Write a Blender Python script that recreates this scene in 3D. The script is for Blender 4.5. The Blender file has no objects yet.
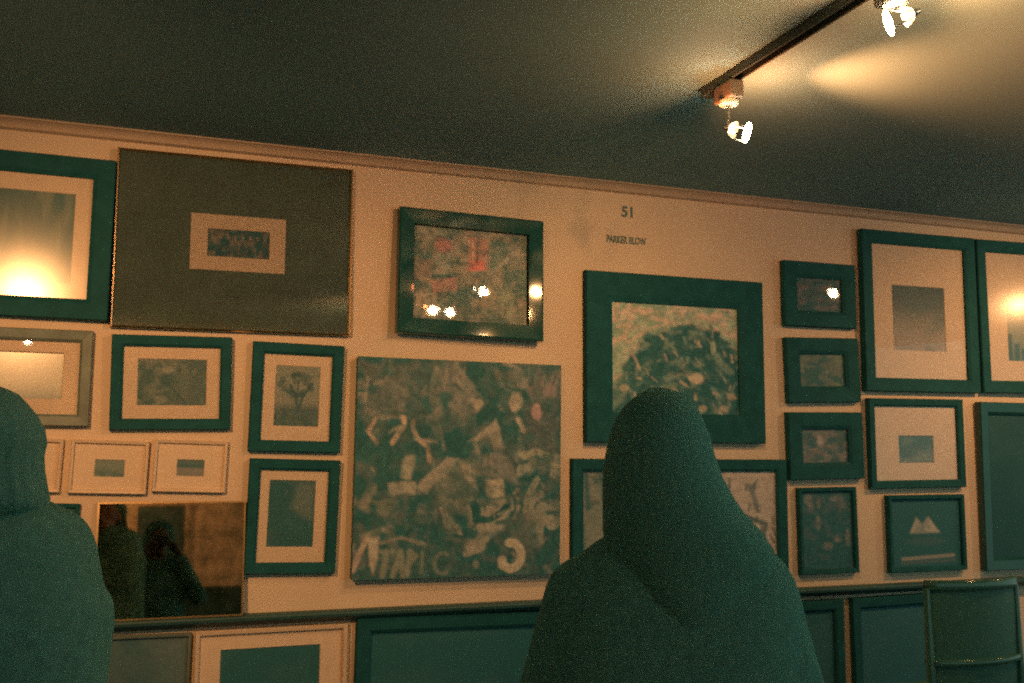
import bpy, bmesh, math, random
import numpy as np
from mathutils import Vector, Matrix

random.seed(7)
C = bpy.context.scene.collection
PI = math.pi

# ------------------------------------------------------------------ camera model (used to place things on the wall)
YAW, PIT, ROL, FPX = 0.346140569, 0.110178629, 0.00661572524, 995.0
DW = 3.8                      # camera to picture wall
EYE = 1.58
CEIL = EYE + 0.3040 * DW
cy, sy = math.cos(YAW), math.sin(YAW)
FW = Vector((sy * math.cos(PIT), cy * math.cos(PIT), math.sin(PIT)))
r0 = Vector((cy, -sy, 0)); u0 = r0.cross(FW)
RT = r0 * math.cos(ROL) + u0 * math.sin(ROL)
UP = -r0 * math.sin(ROL) + u0 * math.cos(ROL)
CAM = Vector((0, -DW, EYE))

def ray(px, py):
    return RT * ((px - 512) / FPX) - UP * ((py - 341.5) / FPX) + FW
def at(px, py, y=0.0):
    d = ray(px, py)
    return CAM + d * ((y + DW) / d.y)

# ------------------------------------------------------------------ colour helpers
def s2l(c):
    c = c / 255.0
    return c / 12.92 if c <= 0.04045 else ((c + 0.055) / 1.055) ** 2.4
WALL_PX = (160, 108, 68)
WALL_ALB = (0.72, 0.60, 0.48)
def alb(r, g, b):
    return tuple(min(0.9, s2l(v) / s2l(w) * a) for v, w, a in zip((r, g, b), WALL_PX, WALL_ALB))

# ------------------------------------------------------------------ materials
def new_mat(name):
    m = bpy.data.materials.new(name); m.use_nodes = True
    nt = m.node_tree
    return m, nt, nt.nodes['Principled BSDF'], nt.nodes['Material Output']
def mat(name, col, rough=0.6, metal=0.0, var=0.12, scale=30.0, spec=0.5, bump=0.0, stretch=(1, 1, 1)):
    m, nt, b, out = new_mat(name)
    tc = nt.nodes.new('ShaderNodeTexCoord')
    mp = nt.nodes.new('ShaderNodeMapping'); mp.inputs['Scale'].default_value = stretch
    no = nt.nodes.new('ShaderNodeTexNoise'); no.inputs['Scale'].default_value = scale; no.inputs['Detail'].default_value = 5
    cr = nt.nodes.new('ShaderNodeValToRGB')
    lo = tuple(c * (1 - var) for c in col) + (1,); hi = tuple(min(1, c * (1 + var)) for c in col) + (1,)
    cr.color_ramp.elements[0].color = lo; cr.color_ramp.elements[1].color = hi
    cr.color_ramp.elements[0].position = 0.3; cr.color_ramp.elements[1].position = 0.7
    L = nt.links
    L.new(tc.outputs['Object'], mp.inputs['Vector']); L.new(mp.outputs['Vector'], no.inputs['Vector'])
    L.new(no.outputs['Fac'], cr.inputs['Fac']); L.new(cr.outputs['Color'], b.inputs['Base Color'])
    b.inputs['Roughness'].default_value = rough; b.inputs['Metallic'].default_value = metal
    b.inputs['Specular IOR Level'].default_value = spec
    if bump:
        bp = nt.nodes.new('ShaderNodeBump'); bp.inputs['Strength'].default_value = bump; bp.inputs['Distance'].default_value = 0.004
        L.new(no.outputs['Fac'], bp.inputs['Height']); L.new(bp.outputs['Normal'], b.inputs['Normal'])
    return m
def paint_mat(name, rough=0.6, spec=0.3, fine=0.10):
    m, nt, b, out = new_mat(name)
    at_ = nt.nodes.new('ShaderNodeAttribute'); at_.attribute_name = 'paint'
    tc = nt.nodes.new('ShaderNodeTexCoord'); no = nt.nodes.new('ShaderNodeTexNoise')
    no.inputs['Scale'].default_value = 160; no.inputs['Detail'].default_value = 3
    mr = nt.nodes.new('ShaderNodeMapRange'); mr.inputs['To Min'].default_value = 1 - fine * 2; mr.inputs['To Max'].default_value = 1 + fine * 2
    mx = nt.nodes.new('ShaderNodeVectorMath'); mx.operation = 'SCALE'
    L = nt.links
    L.new(tc.outputs['Object'], no.inputs['Vector']); L.new(no.outputs['Fac'], mr.inputs['Value'])
    L.new(at_.outputs['Color'], mx.inputs[0]); L.new(mr.outputs['Result'], mx.inputs['Scale'])
    L.new(mx.outputs['Vector'], b.inputs['Base Color'])
    b.inputs['Roughness'].default_value = rough; b.inputs['Specular IOR Level'].default_value = spec
    return m
def glass_mat(name, rough=0.02, ior=1.5, smear=0.0):
    m, nt, b, out = new_mat(name)
    nt.nodes.remove(b)
    geo = nt.nodes.new('ShaderNodeNewGeometry'); dt = nt.nodes.new('ShaderNodeVectorMath'); dt.operation = 'DOT_PRODUCT'
    ab = nt.nodes.new('ShaderNodeMath'); ab.operation = 'ABSOLUTE'; om = nt.nodes.new('ShaderNodeMath'); om.operation = 'SUBTRACT'; om.inputs[0].default_value = 1.0
    pw = nt.nodes.new('ShaderNodeMath'); pw.operation = 'POWER'; pw.inputs[1].default_value = 5.0
    f0 = ((ior - 1) / (ior + 1)) ** 2
    ma = nt.nodes.new('ShaderNodeMath'); ma.operation = 'MULTIPLY_ADD'; ma.inputs[1].default_value = 1 - f0; ma.inputs[2].default_value = f0
    nt.links.new(geo.outputs['Incoming'], dt.inputs[0]); nt.links.new(geo.outputs['Normal'], dt.inputs[1]); nt.links.new(dt.outputs['Value'], ab.inputs[0])
    nt.links.new(ab.outputs[0], om.inputs[1]); nt.links.new(om.outputs[0], pw.inputs[0]); nt.links.new(pw.outputs[0], ma.inputs[0])
    tr = nt.nodes.new('ShaderNodeBsdfTransparent'); gl = nt.nodes.new('ShaderNodeBsdfGlossy')
    gl.inputs['Roughness'].default_value = rough
    mx = nt.nodes.new('ShaderNodeMixShader')
    L = nt.links
    L.new(ma.outputs[0], mx.inputs['Fac']); L.new(tr.outputs['BSDF'], mx.inputs[1]); L.new(gl.outputs['BSDF'], mx.inputs[2])
    L.new(mx.outputs['Shader'], out.inputs['Surface'])
    if smear:
        tc = nt.nodes.new('ShaderNodeTexCoord'); no = nt.nodes.new('ShaderNodeTexNoise'); no.inputs['Scale'].default_value = 6
        mr = nt.nodes.new('ShaderNodeMapRange'); mr.inputs['To Min'].default_value = rough; mr.inputs['To Max'].default_value = rough + smear
        L.new(tc.outputs['Object'], no.inputs['Vector']); L.new(no.outputs['Fac'], mr.inputs['Value']); L.new(mr.outputs['Result'], gl.inputs['Roughness'])
    return m
def emit_mat(name, col, strength):
    m, nt, b, out = new_mat(name)
    b.inputs['Base Color'].default_value = (0.8, 0.7, 0.5, 1)
    b.inputs['Emission Color'].default_value = col + (1,); b.inputs['Emission Strength'].default_value = strength
    return m

M = {}
M['wall'] = mat('cream_wall_paint', WALL_ALB, 0.75, var=0.05, scale=3, bump=0.05)
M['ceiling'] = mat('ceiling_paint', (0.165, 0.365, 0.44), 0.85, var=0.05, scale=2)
M['trim'] = mat('cream_trim_gloss', (0.50, 0.41, 0.33), 0.5, var=0.05, scale=8)
M['ledge'] = mat('dark_ledge_wood', (0.025, 0.10, 0.11), 0.55, var=0.25, scale=12, stretch=(0.4, 6, 6))
M['black'] = mat('green_black_frame', (0.014, 0.100, 0.120), 0.65, var=0.15, scale=20, spec=0.1)
M['black_gloss'] = mat('green_black_gloss_frame', (0.014, 0.090, 0.095), 0.06, var=0.15, scale=20, spec=0.5)
M['brownframe'] = mat('grey_brown_frame', alb(78, 66, 44), 0.45, var=0.2, scale=18, spec=0.3)
M['brass'] = mat('thin_brass_edge', (0.75, 0.55, 0.30), 0.28, metal=1.0, var=0.1, scale=20)
M['pale'] = mat('pale_painted_frame', alb(158, 106, 66), 0.45, var=0.06, scale=15)
M['mat'] = mat('cream_mat_board', (0.74, 0.62, 0.50), 0.8, var=0.04, scale=25)
M['darkmat'] = mat('charcoal_mat_board', (0.09, 0.15, 0.13), 0.8, var=0.15, scale=10)
M['blackmat'] = mat('green_black_mat_board', (0.02, 0.14, 0.18), 0.8, var=0.1, scale=20, spec=0.2)
M['canvas_edge'] = mat('canvas_edge', alb(45, 58, 44), 0.8, var=0.2, scale=30)
M['print'] = paint_mat('painted_print')
M['gloss_print'] = paint_mat('glossy_print', rough=0.20, spec=1.0)
M['glass'] = glass_mat('picture_glass', 0.02, 1.5)
M['softglass'] = glass_mat('non_glare_glass', 0.18, 1.5)
M['reflectglass'] = glass_mat('strongly_reflecting_glass', 0.05, 2.3)
M['track'] = mat('dark_track_metal', (0.05, 0.07, 0.06), 0.45, var=0.1, scale=20, spec=0.4)
M['lampbody'] = mat('beige_lamp_housing', (0.20, 0.17, 0.14), 0.5, var=0.05, scale=20)
M['lampcap'] = mat('cream_lamp_cap', (0.8, 0.72, 0.6), 0.4, var=0.04)
M['chrome'] = mat('lamp_steel', (0.6, 0.55, 0.5), 0.3, metal=1.0, var=0.05)
M['bulb'] = emit_mat('halogen_lens', (1.0, 0.80, 0.50), 45)
M['dichroic'] = emit_mat('glowing_reflector', (1.0, 0.55, 0.22), 2.6)
M['capsule'] = emit_mat('halogen_capsule', (1.0, 0.82, 0.55), 40)
M['coat'] = mat('dark_wool_coat', (0.17, 0.42, 0.36), 0.9, var=0.12, scale=60, spec=0.1)
M['hair'] = mat('dark_hair', (0.16, 0.41, 0.35), 0.8, var=0.15, scale=40, spec=0.15, stretch=(8, 8, 0.6))
M['trouser'] = mat('dark_trousers', (0.07, 0.25, 0.20), 0.9, var=0.15, scale=60, spec=0.1)
M['shoe'] = mat('black_shoe_leather', (0.03, 0.06, 0.05), 0.4, var=0.1, scale=30)
M['skin'] = mat('skin', (0.30, 0.19, 0.13), 0.55, var=0.06, scale=25)
M['lacquer'] = mat('black_lacquered_wood', (0.04, 0.15, 0.12), 0.14, var=0.15, scale=14, spec=0.6)
M['leather'] = mat('black_leatherette', (0.05, 0.17, 0.14), 0.55, var=0.15, scale=60, spec=0.3)
M['letter'] = mat('black_vinyl_letter', alb(60, 62, 44), 0.6, var=0.05)
M['plastic'] = mat('black_camera_plastic', (0.03, 0.05, 0.045), 0.4, var=0.1)

def floor_mat():
    m, nt, b, out = new_mat('dark_floorboards')
    tc = nt.nodes.new('ShaderNodeTexCoord'); mp = nt.nodes.new('ShaderNodeMapping')
    br = nt.nodes.new('ShaderNodeTexBrick'); br.inputs['Scale'].default_value = 1.0
    br.inputs['Brick Width'].default_value = 1.4; br.inputs['Row Height'].default_value = 0.12; br.inputs['Mortar Size'].default_value = 0.004
    br.inputs['Color1'].default_value = (0.07, 0.05, 0.035, 1); br.inputs['Color2'].default_value = (0.10, 0.07, 0.045, 1); br.inputs['Mortar'].default_value = (0.01, 0.01, 0.01, 1)
    L = nt.links; L.new(tc.outputs['Object'], mp.inputs['Vector']); L.new(mp.outputs['Vector'], br.inputs['Vector']); L.new(br.outputs['Color'], b.inputs['Base Color'])
    b.inputs['Roughness'].default_value = 0.5
    return m
M['floor'] = floor_mat()
def mirror_mat():
    m, nt, b, out = new_mat('foxed_mirror')
    tc = nt.nodes.new('ShaderNodeTexCoord'); no = nt.nodes.new('ShaderNodeTexNoise'); no.inputs['Scale'].default_value = 16; no.inputs['Detail'].default_value = 7; no.inputs['Roughness'].default_value = 0.65
    cr = nt.nodes.new('ShaderNodeValToRGB'); cr.color_ramp.elements[0].position = 0.34; cr.color_ramp.elements[1].position = 0.62
    cr.color_ramp.elements[0].color = (0.22, 0.24, 0.18, 1); cr.color_ramp.elements[1].color = (0.62, 0.54, 0.42, 1)
    L = nt.links; L.new(tc.outputs['Object'], no.inputs['Vector']); L.new(no.outputs['Fac'], cr.inputs['Fac']); L.new(cr.outputs['Color'], b.inputs['Base Color'])
    b.inputs['Metallic'].default_value = 1.0; b.inputs['Roughness'].default_value = 0.03
    return m
M['mirror'] = mirror_mat()

# ------------------------------------------------------------------ mesh helpers
def link(name, bm, materials, parent=None, smooth=False):
    me = bpy.data.meshes.new(name); bmesh.ops.recalc_face_normals(bm, faces=bm.faces[:])
    bm.to_mesh(me); bm.free()
    for m in (materials if isinstance(materials, (list, tuple)) else [materials]): me.materials.append(m)
    if smooth:
        for p in me.polygons: p.use_smooth = True
    o = bpy.data.objects.new(name, me); C.objects.link(o)
    if parent: o.parent = parent
    return o
def empty(name, loc, rot=(0, 0, 0)):
    o = bpy.data.objects.new(name, None); C.objects.link(o); o.location = loc; o.rotation_euler = rot
    o.empty_display_size = 0.1
    return o
def tag(o, label, cat, group=None):
    o['label'] = label; o['category'] = cat
    if group: o['group'] = group
    return o
def struct(o):
    o['kind'] = 'structure'; return o
def box(bm, x0, x1, y0, y1, z0, z1, bev=0.0):
    vs = [bm.verts.new((x, y, z)) for x in (x0, x1) for y in (y0, y1) for z in (z0, z1)]
    f = [(0, 1, 3, 2), (4, 6, 7, 5), (0, 4, 5, 1), (2, 3, 7, 6), (0, 2, 6, 4), (1, 5, 7, 3)]
    fs = [bm.faces.new([vs[i] for i in q]) for q in f]
    if bev:
        es = list({e for q in fs for e in q.edges})
        bmesh.ops.bevel(bm, geom=es, offset=bev, segments=2, affect='EDGES', profile=0.5)
def loft(bm, rings, cap=True, closed=True):
    vr = [[bm.verts.new(p) for p in r] for r in rings]
    for a, b in zip(vr, vr[1:]):
        n = len(a)
        for i in range(n if closed else n - 1):
            j = (i + 1) % n
            bm.faces.new((a[i], a[j], b[j], b[i]))
    if cap:
        bm.faces.new(vr[0][::-1]); bm.faces.new(vr[-1])
    return vr
def tube(bm, pts, radii, n=14, ry=None):
    pts = [Vector(p) for p in pts]
    if not isinstance(radii, (list, tuple)): radii = [radii] * len(pts)
    rings = []; prev = None
    for i, p in enumerate(pts):
        d = (pts[min(i + 1, len(pts) - 1)] - pts[max(i - 1, 0)]).normalized()
        if prev is None:
            ref = Vector((0, 0, 1)) if abs(d.z) < 0.9 else Vector((1, 0, 0))
            a = d.cross(ref).normalized()
        else:
            a = (prev - d * prev.dot(d)).normalized()
        prev = a; b = d.cross(a)
        rings.append([p + (a * math.cos(t) + b * math.sin(t)) * radii[i] for t in [2 * PI * k / n for k in range(n)]])
    loft(bm, rings)
def ellipsoid(bm, c, r, n=20, m=12):
    c = Vector(c); rings = []
    for i in range(1, m):
        t = PI * i / m
        rings.append([c + Vector((r[0] * math.sin(t) * math.cos(a), r[1] * math.sin(t) * math.sin(a), r[2] * math.cos(t))) for a in [2 * PI * k / n for k in range(n)]])
    vr = [[bm.verts.new(p) for p in q] for q in rings]
    for a, b in zip(vr, vr[1:]):
        for i in range(n):
            j = (i + 1) % n; bm.faces.new((a[i], b[i], b[j], a[j]))
    t = bm.verts.new(c + Vector((0, 0, r[2]))); s = bm.verts.new(c - Vector((0, 0, r[2])))
    for i in range(n):
        j = (i + 1) % n; bm.faces.new((t, vr[0][i], vr[0][j])); bm.faces.new((s, vr[-1][j], vr[-1][i]))
def capsule(bm, p0, r0_, p1, r1_, n=14):
    p0, p1 = Vector(p0), Vector(p1); d = (p1 - p0); L = d.length; d.normalize()
    ref = Vector((0, 0, 1)) if abs(d.z) < 0.9 else Vector((1, 0, 0)); a = d.cross(ref).normalized(); b = d.cross(a)
    rings = []
    prof = [(-math.cos(t) * r0_, math.sin(t) * r0_) for t in (0.25, 0.7, 1.15, PI / 2)] + [(L + math.sin(t) * r1_, math.cos(t) * r1_) for t in (0.0, 0.42, 0.87, 1.32)]
    for s, r in prof:
        rings.append([p0 + d * s + (a * math.cos(t) + b * math.sin(t)) * r for t in [2 * PI * k / n for k in range(n)]])
    loft(bm, rings)
def remeshed(name, bm, material, voxel=0.007, smooth_it=6, parent=None):
    """union of all lumps in bm as one continuous smooth surface"""
    me = bpy.data.meshes.new(name); bmesh.ops.recalc_face_normals(bm, faces=bm.faces[:]); bm.to_mesh(me); bm.free()
    o = bpy.data.objects.new(name, me); C.objects.link(o)
    r = o.modifiers.new('r', 'REMESH'); r.mode = 'VOXEL'; r.voxel_size = voxel
    s = o.modifiers.new('s', 'SMOOTH'); s.iterations = smooth_it; s.factor = 0.5
    dg = bpy.context.evaluated_depsgraph_get(); dg.update()
    m2 = bpy.data.meshes.new_from_object(o.evaluated_get(dg))
    o.modifiers.clear(); o.data = m2; m2.name = name; bpy.data.meshes.remove(me)
    m2.materials.clear(); m2.materials.append(material)
    for p in m2.polygons: p.use_smooth = True
    if parent: o.parent = parent
    return o

# ------------------------------------------------------------------ the room
X0, X1, YB = -3.2, 8.5, -6.6
bm = bmesh.new(); box(bm, X0, X1, 0.0, 0.15, 0, CEIL + 0.05); struct(link('wall_back', bm, M['wall']))
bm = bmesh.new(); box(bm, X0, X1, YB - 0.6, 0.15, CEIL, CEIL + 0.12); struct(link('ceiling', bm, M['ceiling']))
bm = bmesh.new(); box(bm, X0, X1, YB - 0.6, 0.15, -0.12, 0); struct(link('floor', bm, M['floor']))
bm = bmesh.new(); box(bm, X0 - 0.15, X0, YB - 0.6, 0.15, 0, CEIL + 0.05); struct(link('wall_left_blocker', bm, M['wall']))  # unseen side wall, added to block ambient light from the left
bm = bmesh.new(); box(bm, -2.2, 2.4, YB - 0.15, YB, 0, CEIL); struct(link('wall_front', bm, M['wall']))
bm = bmesh.new(); box(bm, -2.2, 2.4, YB, YB + 0.03, 0, 1.36, 0.004); struct(link('trim_3', bm, M['ledge']))
# cornice: small cove and bead running along the top of the wall
prof = [(0, 0), (-0.034, 0), (-0.034, -0.006), (-0.026, -0.009), (-0.018, -0.016), (-0.013, -0.025), (-0.013, -0.029), (-0.018, -0.031), (-0.018, -0.037), (-0.008, -0.040), (0, -0.042)]
bm = bmesh.new(); loft(bm, [[(x, y, CEIL + z) for y, z in prof] for x in (X0, X1)]); struct(link('trim_1', bm, M['trim']))
# ledge with a rounded nosing and a small moulding below
LZ = EYE - 0.1550 * DW
prof = [(0, 0), (-0.050, 0), (-0.056, -0.003), (-0.058, -0.009), (-0.056, -0.018), (-0.048, -0.024), (-0.036, -0.032), (-0.020, -0.040), (0, -0.042)]
bm = bmesh.new(); loft(bm, [[(x, y, LZ + z) for y, z in prof] for x in (X0, X1)]); struct(link('trim_2', bm, M['ledge']))
bm = bmesh.new(); loft(bm, [[(x, y, z) for y, z in ((0, 0), (-0.02, 0), (-0.02, 0.10), (-0.012, 0.115), (0, 0.12))] for x in (X0, X1)]); struct(link('baseboard_back', bm, M['trim']))

# ------------------------------------------------------------------ a small raster painter for the pictures
class Art:
    def __init__(s, w, h, base, seed=1):
        s.w, s.h = w, h
        s.V, s.U = np.meshgrid(np.linspace(0, 1, h), np.linspace(0, 1, w), indexing='ij')
        s.a = np.empty((h, w, 3)); s.a[:] = base
        s.rng = np.random.RandomState(seed); s.asp = w / h
    def warp(s, k, f):
        s.V0, s.U0 = s.V.copy(), s.U.copy()
        du = (s.noise(f, f, 3) - 0.5) * 2 * k; dv = (s.noise(f, f, 3) - 0.5) * 2 * k
        s.U = np.clip(s.U + du, 0, 1); s.V = np.clip(s.V + dv, 0, 1)
    def strokes(s, n, cols, ln, wd, where=None, ang=None, k=0.7):
        done = 0
        while done < n:
            u, v = s.rng.rand(), s.rng.rand(); done += 1
            if where is not None and not where(u, v): continue
            t = ang(u, v) if ang else s.rng.rand() * PI
            l = ln * (0.5 + s.rng.rand()); c = cols[s.rng.randint(len(cols))]
            s.line([(u - math.cos(t) * l / 2, v - math.sin(t) * l / 2), (u + math.cos(t) * l / 2, v + math.sin(t) * l / 2)], wd * (0.5 + s.rng.rand()), c, k, wd * 0.6)
    def noise(s, fx, fy, octv=3):
        out = np.zeros((s.h, s.w)); amp = 1.0; tot = 0
        for k in range(octv):
            gx, gy = max(2, int(fx * 2 ** k)), max(2, int(fy * 2 ** k))
            g = s.rng.rand(gy + 2, gx + 2)
            x = s.U * gx; y = s.V * gy; xi = np.minimum(x.astype(int), gx); yi = np.minimum(y.astype(int), gy); xf = x - xi; yf = y - yi
            xf = xf * xf * (3 - 2 * xf); yf = yf * yf * (3 - 2 * yf)
            v = (g[yi, xi] * (1 - xf) + g[yi, xi + 1] * xf) * (1 - yf) + (g[yi + 1, xi] * (1 - xf) + g[yi + 1, xi + 1] * xf) * yf
            out += v * amp; tot += amp; amp *= 0.5
        return out / tot
    def mix(s, col, m):
        m = np.clip(m, 0, 1)[..., None]; s.a = s.a * (1 - m) + np.array(col) * m
    def mottle(s, col, fx, fy, lo=0.45, hi=0.6, k=1.0, octv=3, mask=None):
        m = np.clip((s.noise(fx, fy, octv) - lo) / (hi - lo), 0, 1) * k
        s.mix(col, m if mask is None else m * mask)
    def sd_line(s, pts):
        d = np.full((s.h, s.w), 9.0)
        for (x0, y0), (x1, y1) in zip(pts, pts[1:]):
            ax, ay = x0 * s.asp, y0; bx, by = x1 * s.asp, y1
            px, py = s.U * s.asp - ax, s.V - ay; ex, ey = bx - ax, by - ay
            t = np.clip((px * ex + py * ey) / (ex * ex + ey * ey + 1e-9), 0, 1)
            d = np.minimum(d, np.hypot(px - t * ex, py - t * ey))
        return d
    def line(s, pts, w, col, k=1.0, soft=0.008):
        s.mix(col, np.clip((w / 2 - s.sd_line(pts)) / soft + 0.5, 0, 1) * k)
    def polymask(s, pts, soft=0.012):
        ins = np.zeros((s.h, s.w), bool); n = len(pts)
        for i in range(n):
            (x0, y0), (x1, y1) = pts[i], pts[(i + 1) % n]
            if y0 == y1: continue
            c = ((y0 > s.V) != (y1 > s.V)) & (s.U < (x1 - x0) * (s.V - y0) / (y1 - y0) + x0)
            ins ^= c
        d = s.sd_line(list(pts) + [pts[0]])
        return np.clip(np.where(ins, d, -d) / soft + 0.5, 0, 1)
    def poly(s, pts, col, k=1.0, soft=0.012):
        s.mix(col, s.polymask(pts, soft) * k)
    def blob(s, u, v, ru, rv, col, k=1.0, soft=0.4):
        d = np.hypot((s.U - u) / ru, (s.V - v) / rv); s.mix(col, np.clip((1 - d) / soft, 0, 1) * k)
    def vgrad(s, stops):
        vs = [q[0] for q in stops]
        for c in range(3): s.a[..., c] = np.interp(s.V, vs, [q[1][c] for q in stops])
    def speck(s, amt, fx=40, fy=40):
        s.a *= (1 + (s.noise(fx, fy, 2) - 0.5) * 2 * amt)[..., None]
    def warp_noise(s, fx, fy, ang, octv=3):
        return s.noise(fx, fy, octv)

def art_mesh(name, art, x0, x1, z0, z1, y, thick, material, parent):
    """painted front as a fine grid plus sides and back: one board"""
    w, h = art.w, art.h
    xs = np.linspace(x0, x1, w); zs = np.linspace(z1, z0, h)
    verts = [(float(x), y, float(z)) for z in zs for x in xs]
    cols = art.a.reshape(-1, 3)
    faces = [(r * w + c, (r + 1) * w + c, (r + 1) * w + c + 1, r * w + c + 1) for r in range(h - 1) for c in range(w - 1)]
    b = len(verts)
    verts += [(x0, y + thick, z1), (x1, y + thick, z1), (x1, y + thick, z0), (x0, y + thick, z0)]
    tl, tr, bl, br = 0, w - 1, (h - 1) * w, h * w - 1
    top = list(range(tl, tr + 1)); bot = list(range(bl, br + 1)); lef = [r * w for r in range(h)]; rig = [r * w + w - 1 for r in range(h)]
    faces += [tuple(top + [b + 1, b]), tuple(bot[::-1] + [b + 3, b + 2]), tuple(lef[::-1] + [b, b + 3]), tuple(rig + [b + 2, b + 1]), (b, b + 1, b + 2, b + 3)]
    me = bpy.data.meshes.new(name); me.from_pydata(verts, [], faces); me.update()
    ca = me.color_attributes.new('paint', 'FLOAT_COLOR', 'POINT')
    allc = np.ones((len(verts), 4)); allc[:b, :3] = np.clip(cols, 0.002, 0.95); allc[b:, :3] = cols.mean(0)
    ca.data.foreach_set('color', allc.astype(np.float32).ravel())
    me.materials.append(material)
    o = bpy.data.objects.new(name, me); C.objects.link(o); o.parent = parent
    return o

# ------------------------------------------------------------------ pictures on the wall
def rect_px(q, y):
    """best-fitting rectangle of four pixel corners on the plane y: centre x, centre z, width, height, rotation"""
    P = [at(px, py, y) for px, py in q]; tl, tr, br, bl = P
    c = (tl + tr + br + bl) / 4
    w = ((tr - tl).length + (br - bl).length) / 2; h = ((tl - bl).length + (tr - br).length) / 2
    a1 = math.atan2(tr.z - tl.z, tr.x - tl.x); a2 = math.atan2(br.z - bl.z, br.x - bl.x)
    return c.x, c.z, w, h, (a1 + a2) / 2
def frame_ring(bm, w, h, prof):
    """mitred moulding around a w x h rectangle (bottom centre at the origin); prof = (inset, height off the wall)"""
    rings = []
    for (u, v) in prof:
        rings.append([(-w / 2 + u, -v, u), (w / 2 - u, -v, u), (w / 2 - u, -v, h - u), (-w / 2 + u, -v, h - u)])
    vr = [[bm.verts.new(p) for p in r] for r in rings]
    n = len(vr)
    for k in range(n):
        a, b = vr[k], vr[(k + 1) % n]
        for i in range(4):
            j = (i + 1) % 4; bm.faces.new((a[i], a[j], b[j], b[i]))
def mat_board(bm, w, h, x0, x1, z0, z1, W0, H0, y, thick=0.003):
    """board W0 x H0 region with a bevelled window"""
    ox0, ox1, oz0, oz1 = W0[0], W0[1], H0[0], H0[1]
    o = [(ox0, oz0), (ox1, oz0), (ox1, oz1), (ox0, oz1)]; i_ = [(x0, z0), (x1, z0), (x1, z1), (x0, z1)]
    b = 0.002
    ib = [(x0 + b, z0 + b), (x1 - b, z0 + b), (x1 - b, z1 - b), (x0 + b, z1 - b)]
    rings = [[(x, y, z) for x, z in o], [(x, y, z) for x, z in i_], [(x, y + thick, z) for x, z in ib], [(x, y + thick, z) for x, z in o]]
    vr = [[bm.verts.new(p) for p in r] for r in rings]
    for k in range(4):
        a, c = vr[k], vr[(k + 1) % 4]
        for q in range(4):
            j = (q + 1) % 4; bm.faces.new((a[q], a[j], c[j], c[q]))

def local(rect, q, y):
    """pixel quad -> (x0,x1,z0,z1) in the local coordinates of a frame rect (origin bottom centre)"""
    cx, cz, w, h, rot = rect
    pts = []
    for px, py in q:
        p = at(px, py, y); dx, dz = p.x - cx, p.z - cz
        pts.append((dx * math.cos(rot) + dz * math.sin(rot), -dx * math.sin(rot) + dz * math.cos(rot) + h / 2))
    tl, tr, br, bl = pts
    return ((tl[0] + bl[0]) / 2, (tr[0] + br[0]) / 2, (bl[1] + br[1]) / 2, (tl[1] + tr[1]) / 2)

def needed_tilt(p, lamp):
    """pitch (top leaning out +) and yaw that mirror the lamp at p into the camera"""
    n = ((CAM - p).normalized() + (Vector(lamp) - p).normalized()).normalized()
    return math.atan2(-n.z, -n.y), math.atan2(n.x, -n.y)

def picture(name, label, cat, q, inner, art, group=None, depth=0.03, frame='black', lip=None, matq=None, matmat='mat', printmat='print',
            glass=None, tilt=0.0, yaw=0.0, prof=None, stand=None, matlabel=None, off=0.0):
    """hung picture: frame > mat, print, glass.  q, matq, inner: pixel corners of outer frame, mat edge, image"""
    R = rect_px(q, -depth - off); cx, cz, w, h, rot = R
    root = empty(name, (0, 0, 0))
    zb = cz - h / 2
    root.location = (cx, -0.002, zb) if stand is None else (cx, stand[0], stand[1])
    rx = Matrix.Rotation(tilt, 4, 'X')
    root.location.y -= abs(math.sin(yaw)) * w / 2 + max(0.0, math.sin(-tilt)) * h
    # rotation in the wall plane about the centre; keep bottom-centre origin
    root.rotation_euler = (Matrix.Rotation(yaw, 4, 'Z') @ rx @ Matrix.Rotation(-rot, 4, 'Y')).to_euler()
    tag(root, label, cat, group)
    fin = local(R, matq if matq else inner, -depth * 0.7)
    fw = max(0.006, (fin[0] + w / 2 + w / 2 - fin[1] + fin[2] + h - fin[3]) / 4)
    prof = prof or [(0, 0), (0, depth * 0.85), (0.003, depth), (fw * 0.8, depth * 0.92), (fw, depth * 0.7), (fw, depth * 0.45), (fw - 0.004, depth * 0.4), (fw - 0.004, 0)]
    prof = [(u if u <= 1 else u, v) for u, v in prof]
    bm = bmesh.new(); frame_ring(bm, w, h, prof); link('frame', bm, M[frame], root)
    yi = -depth * 0.40
    if matq:
        x0, x1, z0, z1 = local(R, inner, yi)
        bm = bmesh.new(); mat_board(bm, w, h, x0, x1, z0, z1, (-w / 2 + fw - 0.003, w / 2 - fw + 0.003), (fw - 0.003, h - fw + 0.003), yi)
        mo = link('mat', bm, M[matmat], root)
        if matlabel: mo['label'] = matlabel
        art_mesh('print', art, x0 - 0.004, x1 + 0.004, z0 - 0.004, z1 + 0.004, yi + 0.0035, 0.003, M[printmat], root)
    else:
        art_mesh('print', art, -w / 2 + fw - 0.003, w / 2 - fw + 0.003, fw - 0.003, h - fw + 0.003, yi, 0.004, M[printmat], root)
    if glass:
        bm = bmesh.new(); e = fw - 0.002; box(bm, -w / 2 + e, w / 2 - e, yi - 0.004, yi - 0.002, e, h - e)
        link('glass', bm, M[glass], root)
    return root, R

# lamps (positions used by the tilts)
L1 = Vector((1.62, -1.28, EYE + 0.971)); L2 = Vector((1.62, -2.01, EYE + 1.02)); L3 = Vector((1.75, -2.25, EYE + 1.065)); L4 = Vector((1.62, -4.02, EYE + 0.98))
LR1 = Vector((3.90, -1.26, EYE + 0.97)); LR2 = Vector((5.22, -1.22, EYE + 0.97)); LA = Vector((-0.77, -2.72, EYE + 0.97)); LN = Vector((-1.07, -6.0, EYE + 0.97))

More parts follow.
